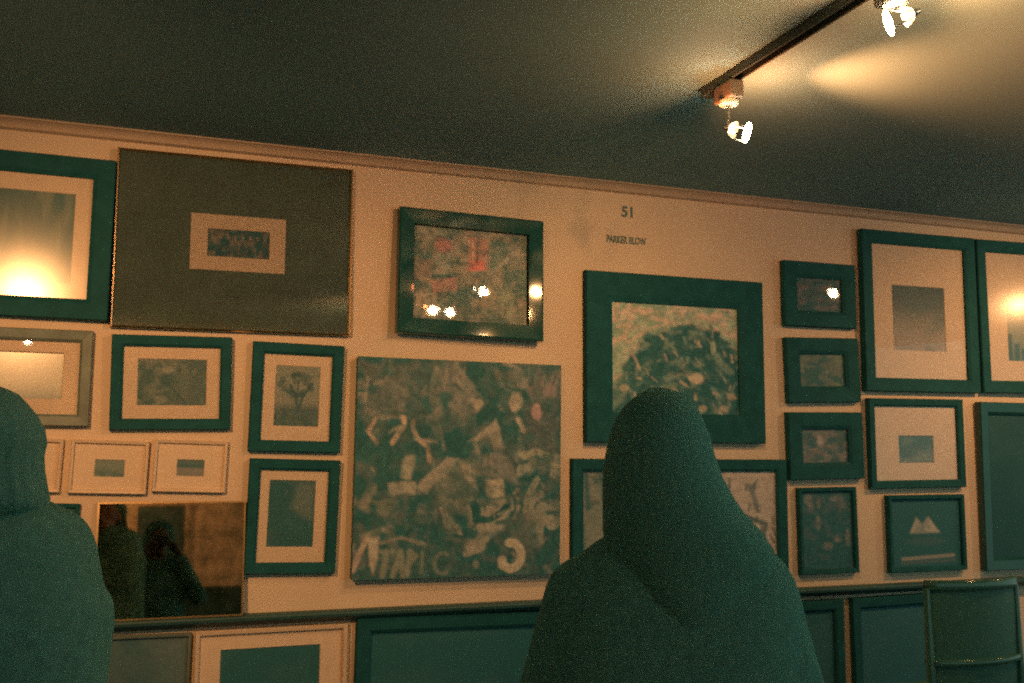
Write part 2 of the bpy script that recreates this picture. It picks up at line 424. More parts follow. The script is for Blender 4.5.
# ---- art for every picture
def A_(w, h, c, seed): return Art(w, h, alb(*c), seed)
DK = alb(26, 54, 41)

# A: misty dark wood, top left
a = A_(70, 60, (48, 58, 42), 11)
a.mottle(DK, 9, 3, 0.42, 0.6); a.mottle(alb(85, 75, 50), 16, 2, 0.5, 0.7, 0.7)
for k in range(9):
    u = 0.05 + 0.1 * k; a.line([(u, 0.1), (u + 0.02, 0.95)], 0.02, DK, 0.6, 0.03)
a.blob(0.3, 0.95, 0.8, 0.5, alb(120, 92, 60), 0.6, 0.9)
tA = needed_tilt(at(26, 291), LA)
picture('framed_picture', 'large black framed woodland picture with cream mat in the top left corner', 'picture',
        [(-118, 139), (115, 159), (108, 323), (-128, 307)], [(-72, 181), (75, 194.5), (71, 286), (-80, 274)], a,
        matq=[(-92, 164), (90, 177.5), (83, 305), (-102, 290)], glass='softglass', depth=0.035, tilt=tA[0], yaw=tA[1])

# B: wide thin brass edged picture with dark mat and a tiny crowd photograph
a = A_(60, 34, (60, 55, 40), 12)
a.mottle(alb(95, 72, 50), 12, 4, 0.4, 0.6); a.mottle(DK, 10, 6, 0.45, 0.58, 0.9)
for k in range(8): a.blob(0.08 + 0.12 * k, 0.62 + 0.08 * (k % 2), 0.05, 0.25, DK, 0.7); a.blob(0.1 + 0.115 * k, 0.3, 0.03, 0.1, alb(120, 85, 60), 0.6)
B_q = [(119, 147), (355, 170), (350, 336), (109.5, 327)]
rb, RB = picture('framed_picture', 'wide thin brass edged picture with charcoal mat around a tiny crowd photograph', 'picture',
        B_q, [(208, 228), (271, 232), (270, 260.5), (207.5, 256)], a, matq=[(121.5, 150), (352.5, 172.5), (347.5, 333.5), (112, 324.5)],
        matmat='darkmat', frame='brass', depth=0.028, glass='reflectglass', tilt=0.004)
x0, x1, z0, z1 = local(RB, [(192, 213), (287, 220), (284.5, 275), (190, 268)], -0.012); i0 = local(RB, [(208, 228), (271, 232), (270, 260.5), (207.5, 256)], -0.012)
bm = bmesh.new(); mat_board(bm, 0, 0, i0[0], i0[1], i0[2], i0[3], (x0, x1), (z0, z1), -0.0125, 0.0012)
o = link('inner_mat', bm, M['mat'], rb); o['label'] = 'small cream inner mat'

# C: colourful abstract behind reflecting glass
a = A_(110, 90, (92, 76, 52), 13)
a.warp(0.02, 8)
def Cc(x, y): return ((x - 150) / 480, (y - 150) / 425)
a.mottle(alb(58, 62, 44), 9, 7, 0.45, 0.6); a.mottle(alb(125, 92, 62), 11, 9, 0.55, 0.7, 0.7)
P = lambda *pts: [Cc(*p) for p in pts]
a.poly(P((375, 185), (460, 180), (462, 335), (372, 340)), alb(140, 82, 56), 0.8)
a.poly(P((385, 295), (445, 290), (450, 335), (385, 340)), alb(178, 76, 54), 0.8)
a.line(P((415, 180), (412, 300)), 0.02, alb(90, 60, 44), 0.8); a.line(P((395, 200), (392, 290)), 0.012, alb(165, 115, 80), 0.8)
a.blob(*Cc(270, 232), 0.10, 0.10, alb(132, 74, 54), 0.9); a.poly(P((240, 270), (305, 265), (305, 375), (245, 370)), alb(122, 96, 66), 0.75)
a.poly(P((225, 395), (330, 375), (325, 440), (230, 455)), alb(140, 84, 60), 0.75); a.line(P((225, 380), (300, 372)), 0.03, DK, 0.8)
a.poly(P((150, 290), (225, 300), (235, 400), (150, 395)), alb(118, 76, 52), 0.5)
for xx in (165, 200, 232): a.poly(P((xx, 450), (xx + 22, 450), (xx + 18, 520), (xx - 6, 520)), alb(128, 94, 66), 0.7)
a.line(P((150, 465), (240, 460)), 0.03, alb(130, 96, 68), 0.8)
a.poly(P((470, 190), (560, 190), (500, 330), (470, 330)), alb(64, 70, 48), 0.7); a.line(P((480, 340), (570, 240), (625, 250)), 0.035, alb(128, 98, 66), 0.7)
a.poly(P((540, 330), (630, 290), (630, 440), (520, 420)), alb(56, 66, 46), 0.7); a.blob(*Cc(545, 480), 0.09, 0.2, alb(118, 96, 62), 0.7)
a.blob(*Cc(470, 450), 0.09, 0.09, alb(120, 92, 58), 0.6); a.line(P((340, 470), (330, 560), (470, 560)), 0.04, alb(50, 58, 42), 0.6)
a.blob(*Cc(220, 170), 0.25, 0.06, alb(112, 92, 64), 0.6)
a.strokes(130, [alb(58, 60, 44), alb(112, 84, 58), alb(130, 84, 58), alb(66, 66, 46), alb(96, 80, 54)], 0.06, 0.026, k=0.5); a.mottle(alb(48, 56, 42), 20, 16, 0.58, 0.7, 0.5); a.a *= np.array([1.22, 1.12, 1.06]); a.speck(0.25)
tC = needed_tilt(at(480, 290, -0.03), L1 + Vector((0.03, 0, 0)))
rc, RC = picture('framed_picture', 'red and ochre abstract in a wide black frame with lamp reflections in its glass', 'picture',
        [(400, 206), (544, 221), (541, 342), (395, 333)], [(415, 225), (527.5, 235), (527.5, 325), (414, 317)], a, depth=0.044, frame='black_gloss',
        prof=[(0, 0), (0, 0.040), (0.004, 0.044), (0.008, 0.044), (0.062, 0.044 - 0.054 * math.tan(math.radians(5.9))), (0.064, 0.030), (0.062, 0.018), (0.060, 0)], glass='glass', tilt=tC[0], yaw=tC[1], off=0.008)

# D: green black frame with a dark swirl
a = A_(110, 100, (118, 106, 70), 14)
def Dc(x, y): return ((x - 117) / 323, (y - 275) / 290)
P = lambda *pts: [Dc(*p) for p in pts]
cxd, cyd = 0.62, 0.95
a.mottle(alb(88, 90, 60), 6, 8, 0.45, 0.6, 0.7)
swirl = lambda u, v: math.atan2(v - cyd, u - cxd) + PI / 2 + 0.5 * a.rng.randn()
a.strokes(260, [alb(98, 92, 62), alb(150, 108, 74), alb(134, 102, 70), alb(90, 86, 60), alb(118, 96, 66), alb(158, 108, 74)], 0.12, 0.034, None, lambda u, v: -0.7 + 0.5 * a.rng.randn() if u < 0.6 else swirl(u, v), 0.6)
dpts = P((120, 540), (150, 450), (190, 390), (245, 345), (320, 328), (390, 345), (428, 395), (442, 460), (442, 570), (118, 570))
dome = a.polymask(dpts, 0.05)
a.mix(alb(48, 66, 48), dome * 0.8)
ins = lambda u, v: dome[min(a.h - 1, int(v * a.h)), min(a.w - 1, int(u * a.w))] > 0.5
dk1, tan1, ol1 = alb(26, 54, 41), alb(138, 104, 70), alb(86, 84, 58)
a.strokes(420, [dk1, dk1, dk1, dk1, dk1, alb(46, 62, 46), ol1], 0.085, 0.040, ins, swirl, 0.75)
arc_in = lambda u, v: 0.36 < math.hypot((u - 0.62) * 1.05, v - 0.88) < 0.66
a.strokes(260, [dk1, dk1, alb(34, 58, 43), dk1, ol1], 0.10, 0.045, lambda u, v: ins(u, v) and arc_in(u, v), swirl, 0.7)
a.strokes(95, [tan1, alb(120, 92, 64), ol1, alb(96, 84, 58)], 0.05, 0.020, ins, lambda u, v: 1.35 + 0.45 * a.rng.randn(), 0.75)
a.blob(*Dc(330, 470), 0.07, 0.06, alb(146, 110, 74), 0.9); a.blob(*Dc(375, 385), 0.028, 0.08, alb(112, 98, 66), 0.9)
a.line(P((300, 500), (345, 505), (375, 470)), 0.05, dk1, 0.9, 0.04); a.line(P((350, 440), (375, 470)), 0.04, dk1, 0.8, 0.03)
for p in ((345, 548), (400, 548), (420, 515), (150, 500), (270, 505)): a.blob(*Dc(*p), 0.045, 0.04, alb(128, 98, 64), 0.7)
a.a *= np.array([1.18, 1.03, 0.98]); a.speck(0.3, 50, 50)
picture('framed_picture', 'big wide black framed painting of a dark swirling dome on olive', 'painting',
        [(586, 269), (762, 283), (767, 443), (587, 443)], [(616, 299.5), (742, 307), (744, 413), (617.5, 410)], a, depth=0.038)

# E: big unframed collage canvas
a = A_(170, 180, (34, 56, 42), 15)
a.warp(0.022, 9)
def Ec(x, y): return ((x - 28) / 560.0, (y - 48) / 600.0)
P = lambda *pts: [Ec(*p) for p in pts]
br1, br2, br3, lt = alb(74, 65, 48), alb(96, 77, 56), alb(114, 88, 62), alb(142, 104, 72)
a.poly(P((40, 60), (270, 60), (260, 195), (45, 205)), br1, 0.8, 0.03); a.mottle(DK, 14, 14, 0.5, 0.62, 0.8)
a.poly(P((125, 130), (150, 105), (172, 150), (160, 195), (130, 195)), br2, 0.6); a.line(P((55, 100), (52, 170)), 0.012, lt, 0.6)
for x in (225, 255, 285): a.line(P((x + 8, 70), (x, 115)), 0.022, br3, 0.9)
a.line(P((240, 75), (260, 120)), 0.02, br3, 0.7)
a.poly(P((268, 75), (310, 65), (370, 165), (345, 200), (275, 225), (262, 150)), br2, 0.9, 0.03)
a.poly(P((190, 150), (268, 130), (268, 190), (230, 200)), alb(40, 58, 43), 0.9)
a.line(P((55, 195), (100, 212), (190, 212), (235, 200)), 0.026, br2, 0.85)
a.strokes(170, [br1, br2, alb(50, 54, 41), alb(66, 58, 44), br1, br3], 0.07, 0.028, k=0.6)
# dark diagonal shapes
bk = alb(24, 52, 39)
a.poly(P((300, 60), (355, 60), (425, 125), (490, 130), (480, 165), (425, 170), (385, 200), (335, 240), (305, 262), (262, 245), (330, 220), (378, 165), (330, 110)), bk, 1.0)
a.poly(P((258, 245), (320, 240), (325, 290), (300, 325), (265, 285)), bk, 1.0)
a.poly(P((415, 165), (445, 170), (440, 250), (455, 300), (425, 300), (400, 210)), bk, 0.95)
a.line(P((440, 140), (485, 150), (470, 215)), 0.035, bk, 0.9)
a.poly(P((322, 272), (400, 208), (430, 295), (400, 292), (378, 248), (345, 275)), br3, 0.95); a.poly(P((330, 150), (365, 165), (345, 200)), lt, 0.6)
a.blob(*Ec(455, 165), 0.04, 0.055, lt, 0.85); a.line(P((465, 215), (475, 250)), 0.025, lt, 0.8)
a.poly(P((490, 65), (585, 70), (585, 150), (500, 150), (480, 110)), alb(104, 76, 58), 0.85, 0.03)
for x in (390, 405, 425, 500, 540, 572): a.line(P((x, 70), (x - 4, 110)), 0.018, bk, 0.7)
a.poly(P((385, 70), (480, 70), (470, 120), (400, 110)), br2, 0.5); a.poly(P((480, 160), (585, 140), (585, 305), (470, 300)), alb(60, 56, 43), 0.85, 0.03)
a.blob(*Ec(515, 182), 0.028, 0.06, alb(124, 82, 62), 0.9)
# bright horn shapes and little figure
hn = alb(146, 100, 68)
a.line(P((76, 215), (66, 235), (57, 250), (80, 276)), 0.020, hn); a.line(P((148, 212), (152, 240), (140, 262), (122, 280)), 0.022, hn)
a.line(P((176, 222), (180, 245), (192, 268), (210, 285), (216, 328)), 0.020, alb(130, 90, 62)); a.line(P((186, 268), (235, 272)), 0.016, br3); a.blob(*Ec(178, 228), 0.018, 0.022, hn, 0.8)
a.line(P((243, 235), (262, 300)), 0.02, br2, 0.8)
# middle
a.poly(P((147, 312), (173, 312), (173, 380), (147, 380)), alb(112, 90, 62)); a.poly(P((118, 390), (185, 385), (186, 420), (120, 428)), alb(112, 88, 62))
a.poly(P((186, 400), (228, 350), (268, 322), (300, 328), (228, 395), (212, 420)), br3, 0.95)
a.poly(P((225, 405), (255, 350), (310, 330), (345, 400), (335, 480), (265, 470)), alb(80, 70, 50), 0.95, 0.03); a.blob(*Ec(280, 400), 0.05, 0.05, br3, 0.6)
a.poly(P((300, 335), (330, 330), (350, 410), (330, 400)), alb(120, 92, 64), 0.8)
a.poly(P((355, 320), (420, 295), (465, 330), (470, 385), (390, 375), (345, 350)), alb(88, 72, 54), 0.95, 0.03)
a.poly(P((370, 382), (420, 378), (424, 425), (374, 425)), alb(122, 94, 64)); a.line(P((430, 300), (470, 370)), 0.02, bk, 0.8)
a.poly(P((325, 440), (430, 430), (440, 470), (430, 520), (390, 535), (330, 500)), alb(112, 88, 62), 0.9, 0.03)
a.line(P((340, 450), (348, 488), (385, 490), (428, 460)), 0.035, bk); a.blob(*Ec(345, 465), 0.025, 0.04, bk); a.line(P((408, 500), (435, 498)), 0.025, bk, 0.8)
a.poly(P((75, 440), (120, 436), (150, 440), (110, 485), (95, 470)), alb(82, 72, 50), 0.9); a.mottle(br2, 16, 16, 0.55, 0.66, 0.6, 2, a.polymask(P((90, 430), (250, 430), (250, 520), (90, 520)), 0.05))
a.poly(P((255, 465), (275, 460), (310, 530), (290, 525), (262, 505)), br3, 0.9)
# right mottled strip
rm = a.polymask(P((460, 300), (585, 290), (585, 560), (520, 560), (480, 470)), 0.04)
a.mottle(alb(110, 88, 62), 13, 12, 0.46, 0.56, 0.95, 3, rm); a.line(P((480, 320), (510, 300), (545, 318), (580, 345)), 0.03, alb(118, 94, 64), 0.9)
for pts in ([(490, 440), (520, 390)], [(485, 470), (535, 430)], [(535, 470), (585, 450)], [(525, 480), (530, 545)], [(500, 345), (470, 355)]): a.line(P(*pts), 0.035, alb(108, 88, 62), 0.85)
a.line(P((445, 435), (447, 470)), 0.012, br3); a.line(P((460, 435), (462, 470)), 0.012, br3)
a.poly(P((430, 500), (520, 480), (530, 560), (490, 600), (440, 545)), alb(70, 64, 46), 0.7, 0.05)
a.strokes(150, [bk, bk, br1, alb(44, 57, 42), br3], 0.04, 0.016, k=0.55); a.mottle(alb(74, 66, 48), 11, 11, 0.55, 0.68, 0.4); a.mottle(bk, 15, 15, 0.56, 0.68, 0.5)
a.U, a.V = a.U0, a.V0
a.mix(alb(44, 56, 42), a.polymask(P((90, 560), (310, 560), (310, 645), (90, 645)), 0.04) * 0.6)
# bottom row: strokes like hand painted letters and a hook
a.line(P((62, 540), (45, 580), (30, 622)), 0.024, alb(122, 88, 62)); a.poly(P((65, 537), (95, 535), (92, 590), (82, 638), (72, 610)), alb(124, 94, 66))
a.line(P((100, 552), (150, 538), (212, 556)), 0.016, br2, 0.9)
tl_ = alb(92, 78, 54)
a.line(P((100, 575), (128, 575)), 0.018, tl_); a.line(P((114, 575), (106, 638)), 0.026, tl_)
a.line(P((132, 640), (150, 575), (158, 640)), 0.024, tl_); a.line(P((138, 618), (158, 618)), 0.014, tl_)
a.line(P((176, 575), (168, 638)), 0.024, tl_); a.line(P((176, 577), (194, 588), (176, 606)), 0.016, tl_)
a.line(P((208, 580), (206, 632)), 0.016, tl_, 0.7)
arc = [(262 + 22 * math.cos(t), 610 + 28 * math.sin(t)) for t in np.linspace(-0.9, -5.2, 12)]
a.line(P(*arc), 0.018, tl_, 0.6)
a.blob(*Ec(350, 565), 0.06, 0.04, br3, 0.85); a.line(P((325, 585), (352, 575), (380, 545)), 0.03, alb(112, 88, 62), 0.8); a.blob(*Ec(352, 615), 0.02, 0.025, br2, 0.7)
hook = [(447 + 30 * math.cos(t), 593 + 36 * math.sin(t)) for t in np.linspace(-1.7, 1.75, 16)] + [(425, 618), (424, 604)]
a.line(P(*hook), 0.040, alb(132, 100, 68))
a.a *= np.array([1.06, 1.0, 0.94]); a.speck(0.3, 60, 60)
eq = [(358, 356.5), (558.5, 365), (561, 574), (350.5, 580)]
ED = 0.045
R = rect_px(eq, -ED)
re_ = empty('canvas_painting', (R[0], -0.002, R[1] - R[3] / 2)); re_.rotation_euler = (0, -R[4], 0)
tag(re_, 'large unframed collage canvas of dark figures and scraps below the red abstract', 'painting')
art_mesh('canvas', a, -R[2] / 2, R[2] / 2, 0, R[3], -ED, 0.008, M['print'], re_)
bm = bmesh.new(); frame_ring(bm, R[2] - 0.004, R[3] - 0.004, [(0, 0), (0, ED - 0.008), (0.045, ED - 0.008), (0.045, 0)])
o = link('stretcher', bm, M['canvas_edge'], re_); o.location.z = 0.002

# F: framed picture half hidden behind the standing woman
a = A_(130, 64, (112, 84, 58), 16)
left = np.clip((0.30 - a.U) / 0.1, 0, 1)
a.mix(alb(84, 72, 50), left * 0.7); a.mottle(alb(52, 58, 42), 16, 4, 0.48, 0.58, 0.9, 3, left)
a.poly([(0.01, 0.45), (0.07, 0.35), (0.18, 0.5), (0.2, 0.95), (0.02, 0.98)], alb(98, 80, 54), 0.8, 0.05); a.line([(0.02, 0.05), (0.03, 0.4)], 0.05, DK, 0.8, 0.03); a.line([(0.10, 0.1), (0.12, 0.5)], 0.05, DK, 0.8, 0.03)
a.mix(alb(150, 106, 74), np.clip((a.U - 0.55) / 0.1, 0, 1) * 0.7)
for k in range(46):
    u = 0.58 + 0.4 * a.rng.rand(); v = 0.08 + 0.85 * a.rng.rand(); a.line([(u, v), (u + 0.012 * a.rng.randn(), v + 0.05 + 0.05 * a.rng.rand())], 0.026, alb(58, 58, 43), 0.75, 0.02)
a.line([(0.80, 0.55), (0.80, 0.85), (0.92, 0.88), (0.94, 0.6), (0.84, 0.52)], 0.05, alb(44, 54, 40), 0.8, 0.03); a.line([(0.86, 0.18), (0.90, 0.45)], 0.06, alb(50, 56, 42), 0.7, 0.03)
a.speck(0.25)
picture('framed_picture', 'black framed scribbled picture low on the wall, half hidden by the person with long hair', 'picture',
        [(572, 460.5), (785, 458), (791, 572), (573, 577)], [(587, 469.5), (776, 467.5), (780, 560), (588, 563)], a, depth=0.032)

# G: column of four small dark pictures
def small_abs(seed, base, cols, n=26):
    a = A_(48, 44, base, seed); a.warp(0.05, 6)
    a.mottle(DK, 6, 6, 0.45, 0.58, 0.8)
    for k in range(n):
        u, v = a.rng.rand(), a.rng.rand(); c = cols[a.rng.randint(len(cols))]
        a.blob(u, v, 0.05 + 0.09 * a.rng.rand(), 0.05 + 0.12 * a.rng.rand(), alb(*c), 0.6)
    a.speck(0.3); return a
gr = None
tG = needed_tilt(at(828, 291, -0.012), LR1)
picture('small_framed_picture', 'small black framed abstract topmost in the column of four, lamp reflected in its glass', 'picture',
        [(783, 260), (855, 265), (857, 329), (785.5, 325)], [(800, 276), (842, 279), (843, 316), (801, 312)], small_abs(21, (52, 56, 42), [(78, 62, 46), (56, 60, 44), (96, 66, 48)]),
        depth=0.034, glass='glass', tilt=tG[0], yaw=tG[1], frame='black')
picture('small_framed_picture', 'small black framed olive abstract, second from the top in the column of four', 'picture',
        [(787, 337), (859, 338.5), (862, 402), (790, 403)], [(804, 351), (846, 352), (848, 387), (806, 387)], small_abs(22, (70, 64, 44), [(88, 76, 50), (48, 58, 42), (80, 70, 48)]), depth=0.034)
a = small_abs(23, (82, 66, 48), [(100, 74, 54), (60, 60, 44), (84, 68, 50)]); a.blob(0.4, 0.35, 0.08, 0.2, alb(126, 92, 68), 0.8); a.blob(0.85, 0.5, 0.1, 0.35, alb(52, 56, 42), 0.8)
picture('small_framed_picture', 'small black framed brown abstract, third from the top in the column of four', 'picture',
        [(788, 411.5), (862, 413), (866, 478), (792, 481)], [(804, 427), (848, 428), (851, 463), (807, 463.5)], a, depth=0.034)
a = A_(44, 64, (32, 54, 41), 24)
for u, v, ru, rv in ((0.15, 0.1, 0.1, 0.1), (0.2, 0.2, 0.08, 0.08), (0.7, 0.1, 0.18, 0.05), (0.8, 0.18, 0.1, 0.06), (0.33, 0.4, 0.07, 0.12), (0.9, 0.6, 0.06, 0.14), (0.5, 0.7, 0.12, 0.06), (0.7, 0.62, 0.1, 0.05), (0.35, 0.15, 0.05, 0.1)):
    a.blob(u, v, ru, rv, alb(92, 72, 52), 0.75)
a.mottle(alb(60, 58, 44), 8, 12, 0.55, 0.66, 0.6); a.speck(0.3)
picture('small_framed_picture', 'small crooked dark picture with a thin black frame, lowest in the column of four', 'picture',
        [(798, 488), (855, 487), (862, 572), (803, 575.5)], [(802.5, 492), (851, 491), (857.5, 567.5), (807, 571)], a, depth=0.028)

# H: tall fog picture
a = A_(48, 56, (95, 82, 56), 25)
a.vgrad([(0, alb(56, 54, 39)), (0.3, alb(72, 62, 44)), (0.7, alb(114, 84, 57)), (1, alb(124, 87, 59))]); a.mottle(alb(64, 64, 46), 3, 3, 0.45, 0.7, 0.6); a.speck(0.12)
picture('framed_picture', 'tall dark framed fog photograph in a wide cream mat at upper right', 'picture',
        [(861, 228.5), (976, 239), (979, 393), (867, 391)], [(891, 285), (944, 288), (946, 352), (894, 350.5)], a,
        matq=[(873.5, 240), (962, 247.5), (967, 381), (878.5, 378)], glass='glass', depth=0.036, tilt=0.012)
# I: tall skyline picture cut by the right edge
a = A_(50, 56, (100, 84, 58), 26)
a.vgrad([(0, alb(120, 95, 64)), (0.6, alb(98, 82, 56)), (1, alb(78, 70, 50))])
for k, hgt in enumerate((0.45, 0.3, 0.22, 0.35, 0.18, 0.26, 0.2, 0.3)): a.poly([(k * 0.12, 1), (k * 0.12, 1 - hgt), (k * 0.12 + 0.09, 1 - hgt), (k * 0.12 + 0.09, 1)], alb(40, 56, 42), 0.9, 0.02)
tI = needed_tilt(at(1012, 302, -0.015), LR2)
picture('framed_picture', 'tall dark framed skyline photograph cut by the right edge, bright glare on its glass', 'picture',
        [(978, 239), (1092, 249), (1097, 394), (983, 393)], [(1006, 300), (1062, 304), (1066, 363), (1008, 361)], a,
        matq=[(988, 249), (1080, 257), (1085, 384), (993.5, 382)], glass='softglass', depth=0.036, tilt=tI[0], yaw=tI[1])
# J
a = A_(36, 28, (76, 70, 48), 27); a.vgrad([(0, alb(72, 72, 50)), (0.5, alb(78, 70, 50)), (0.8, alb(90, 78, 54)), (1, alb(82, 70, 48))]); a.mottle(DK, 4, 3, 0.5, 0.65, 0.6); a.blob(0.3, 0.55, 0.3, 0.3, alb(52, 60, 44), 0.7); a.speck(0.2)
picture('framed_picture', 'square thin black framed small landscape with wide cream mat below the fog photograph', 'picture',
        [(868, 398), (962.5, 399.5), (967, 487), (873, 489)], [(898, 435), (933, 436), (934.5, 463), (899.5, 463.5)], a,
        matq=[(876.5, 404), (955.5, 405.5), (960, 481), (881.5, 482)], glass='glass', depth=0.03, tilt=0.01)
# K mountain picture, leaning on the ledge
a = A_(60, 60, (30, 54, 41), 28)
a.poly([(0.27, 0.50), (0.37, 0.27), (0.45, 0.38), (0.54, 0.26), (0.70, 0.50)], alb(128, 96, 66), 1.0, 0.03); a.line([(0.45, 0.37), (0.47, 0.5)], 0.03, alb(84, 74, 52), 0.7, 0.03)
a.mottle(alb(84, 74, 54), 8, 8, 0.5, 0.65, 0.6, 2, a.polymask([(0.27, 0.5), (0.37, 0.27), (0.45, 0.38), (0.54, 0.26), (0.70, 0.5)], 0.03))
a.blob(0.5, 0.62, 0.35, 0.08, alb(50, 58, 43), 0.7)
a.line([(0.16, 0.87), (0.88, 0.84)], 0.05, alb(112, 84, 58), 0.9, 0.02); a.line([(0.14, 0.93), (0.9, 0.91)], 0.04, alb(66, 60, 44), 0.8, 0.02)
picture('framed_picture', 'small dark picture of two white mountain peaks standing low above the ledge', 'picture',
        [(887.5, 496), (963.5, 494), (969, 570), (892.5, 573)], [(892, 500), (959.5, 498), (964, 565.5), (896, 569)], a, depth=0.03)
# L
a = A_(40, 50, (20, 43, 32), 29); a.mottle(alb(28, 48, 36), 3, 4, 0.5, 0.65, 0.5)
picture('framed_picture', 'dark glazed picture in a glossy black frame cut by the right edge, below the skyline', 'picture',
        [(979.5, 402), (1098, 405), (1104, 566), (986, 571)], [(990, 413), (1088, 415), (1093, 555), (995, 560)], a, depth=0.036, frame='black_gloss', tilt=0.01)
# M
a = A_(56, 40, (82, 72, 50), 30)
a.mottle(alb(52, 58, 42), 6, 5, 0.42, 0.56, 0.9); a.blob(0.45, 0.45, 0.16, 0.2, alb(44, 56, 42), 0.8); a.line([(0.15, 0.35), (0.3, 0.1), (0.4, 0.3)], 0.05, alb(46, 56, 42), 0.8, 0.03); a.blob(0.42, 0.25, 0.1, 0.1, alb(110, 88, 60), 0.8)
a.poly([(0.5, 0.5), (1, 0.3), (1, 1), (0.35, 1)], alb(62, 62, 45), 0.7, 0.05); a.line([(0.45, 0.55), (0.7, 0.95)], 0.05, alb(40, 54, 40), 0.8, 0.04); a.blob(0.35, 0.85, 0.12, 0.1, alb(104, 84, 58), 0.7); a.speck(0.25)
picture('framed_picture', 'black framed rocky landscape photograph with cream mat under the wide charcoal matted picture', 'picture',
        [(114, 335), (234, 336.5), (230, 430.5), (108.5, 429)], [(139, 357), (208.5, 361), (206.5, 406.5), (137, 405)], a,
        matq=[(126, 344), (221, 348.5), (218, 420), (121.5, 417.5)], glass='glass', depth=0.032, tilt=0.02)
# N
a = A_(56, 34, (128, 100, 66), 31); a.vgrad([(0, alb(122, 96, 64)), (0.7, alb(130, 100, 66)), (1, alb(92, 78, 54))]); a.mottle(alb(104, 86, 58), 4, 3, 0.5, 0.7, 0.5)
tN = needed_tilt(at(28, 340, -0.014), LN)
picture('framed_picture', 'brown framed pale landscape with a bright lamp glare, behind the head at far left', 'picture',
        [(-52, 325), (94, 330.5), (88, 427), (-60, 424)], [(-22, 350), (64.5, 352.5), (62, 400), (-26, 397)], a,
        matq=[(-38, 337), (79, 341), (75.5, 416), (-44, 413)], matlabel=None, glass='glass', printmat='gloss_print', frame='brownframe', depth=0.034, tilt=tN[0], yaw=tN[1])
for o in list(C.objects):
    if o.name.startswith('print') and o.data.materials and o.data.materials[0].name == 'glossy_print':
        tp = needed_tilt(at(24, 374, -0.014), LN); o.rotation_euler = (tp[0], 0, tp[1])
# O, P, Q small pale frames
a = A_(36, 24, (70, 66, 46), 32); a.vgrad([(0, alb(72, 68, 48)), (0.35, alb(86, 76, 52)), (1, alb(52, 58, 42))]); a.mottle(alb(92, 76, 52), 4, 3, 0.5, 0.65, 0.7)
picture('small_framed_picture', 'small cream framed landscape beside the left person, its tiny image dark and hilly', 'picture',
        [(71, 439), (149, 442), (145, 494.5), (66, 493.5)], [(94, 459), (124.5, 460), (123.6, 477.5), (93, 477)], a,
        matq=[(75, 443), (145.5, 446), (141.5, 490.5), (70, 489.5)], frame='pale', depth=0.024)
a = A_(36, 24, (70, 66, 46), 33); a.vgrad([(0, alb(64, 64, 46)), (0.3, alb(62, 62, 44)), (0.42, alb(44, 56, 42)), (0.55, alb(96, 74, 52)), (1, alb(90, 70, 50))])
picture('small_framed_picture', 'small cream framed seascape with dark horizon band, right neighbour of the hilly one', 'picture',
        [(154, 439), (227, 442), (225, 493), (151, 492)], [(176, 459), (204, 459.8), (203.5, 477.3), (175.5, 476)], a,
        matq=[(157.5, 443), (223.5, 446), (221.5, 489), (154.5, 488)], frame='pale', depth=0.024)
a = A_(30, 24, (140, 100, 66), 34); a.mottle(alb(120, 92, 62), 4, 4, 0.45, 0.6, 0.6)
picture('small_framed_picture', 'cream framed pale picture just right of the left person\'s hair', 'picture',
        [(-8, 436.5), (63, 439), (58, 493), (-14, 491)], [(12, 456), (36, 457), (34, 474), (10, 473)], a, matq=[(-4, 441), (59, 443), (54.5, 489), (-9.5, 487)], frame='pale', depth=0.024)
# R trees
a = A_(44, 60, (106, 82, 54), 35)
a.vgrad([(0, alb(96, 80, 54)), (0.6, alb(102, 82, 56)), (0.72, alb(60, 60, 44)), (1, alb(52, 58, 42))])
tr = alb(44, 54, 40)
a.line([(0.5, 0.72), (0.48, 0.5), (0.36, 0.34)], 0.05, tr, 0.9, 0.02); a.line([(0.53, 0.72), (0.62, 0.5), (0.8, 0.3)], 0.05, tr, 0.9, 0.02); a.line([(0.5, 0.5), (0.52, 0.25)], 0.03, tr, 0.8, 0.02)
for k in range(26): a.blob(0.5 + 0.38 * math.cos(k * 2.4) * a.rng.rand() ** .5, 0.32 + 0.17 * math.sin(k * 2.4), 0.08, 0.06, tr, 0.6)
a.mottle(alb(76, 68, 48), 8, 6, 0.5, 0.6, 0.6, 2, np.clip((a.V - 0.7) / 0.05, 0, 1)); a.speck(0.2)
picture('framed_picture', 'black framed photograph of two leaning trees, upper of the pair left of the collage canvas', 'picture',
        [(253, 341), (343, 346), (340, 453), (247, 451)], [(274.5, 365), (320, 367), (317.5, 427), (272.6, 426)], a,
        matq=[(263.5, 353), (332, 357), (329, 441), (260, 439.5)], glass='glass', depth=0.032, tilt=0.012)
# S
a = A_(44, 60, (36, 56, 42), 36); a.poly([(0.62, 0.05), (0.95, 0.06), (0.93, 0.58), (0.75, 0.55), (0.5, 0.42)], alb(78, 70, 50), 0.9, 0.12); a.mottle(alb(60, 60, 44), 4, 5, 0.5, 0.65, 0.5); a.speck(0.2)
picture('framed_picture', 'black framed murky photograph with a paler upper right patch, below the tree photograph', 'picture',
        [(246, 457.5), (339.5, 461), (333.5, 573), (245, 575)], [(268, 479), (314.4, 481), (312, 547.5), (264.5, 547)], a,
        matq=[(257, 470), (328, 471.5), (323, 560), (252, 561)], glass='glass', depth=0.032, tilt=0.012)
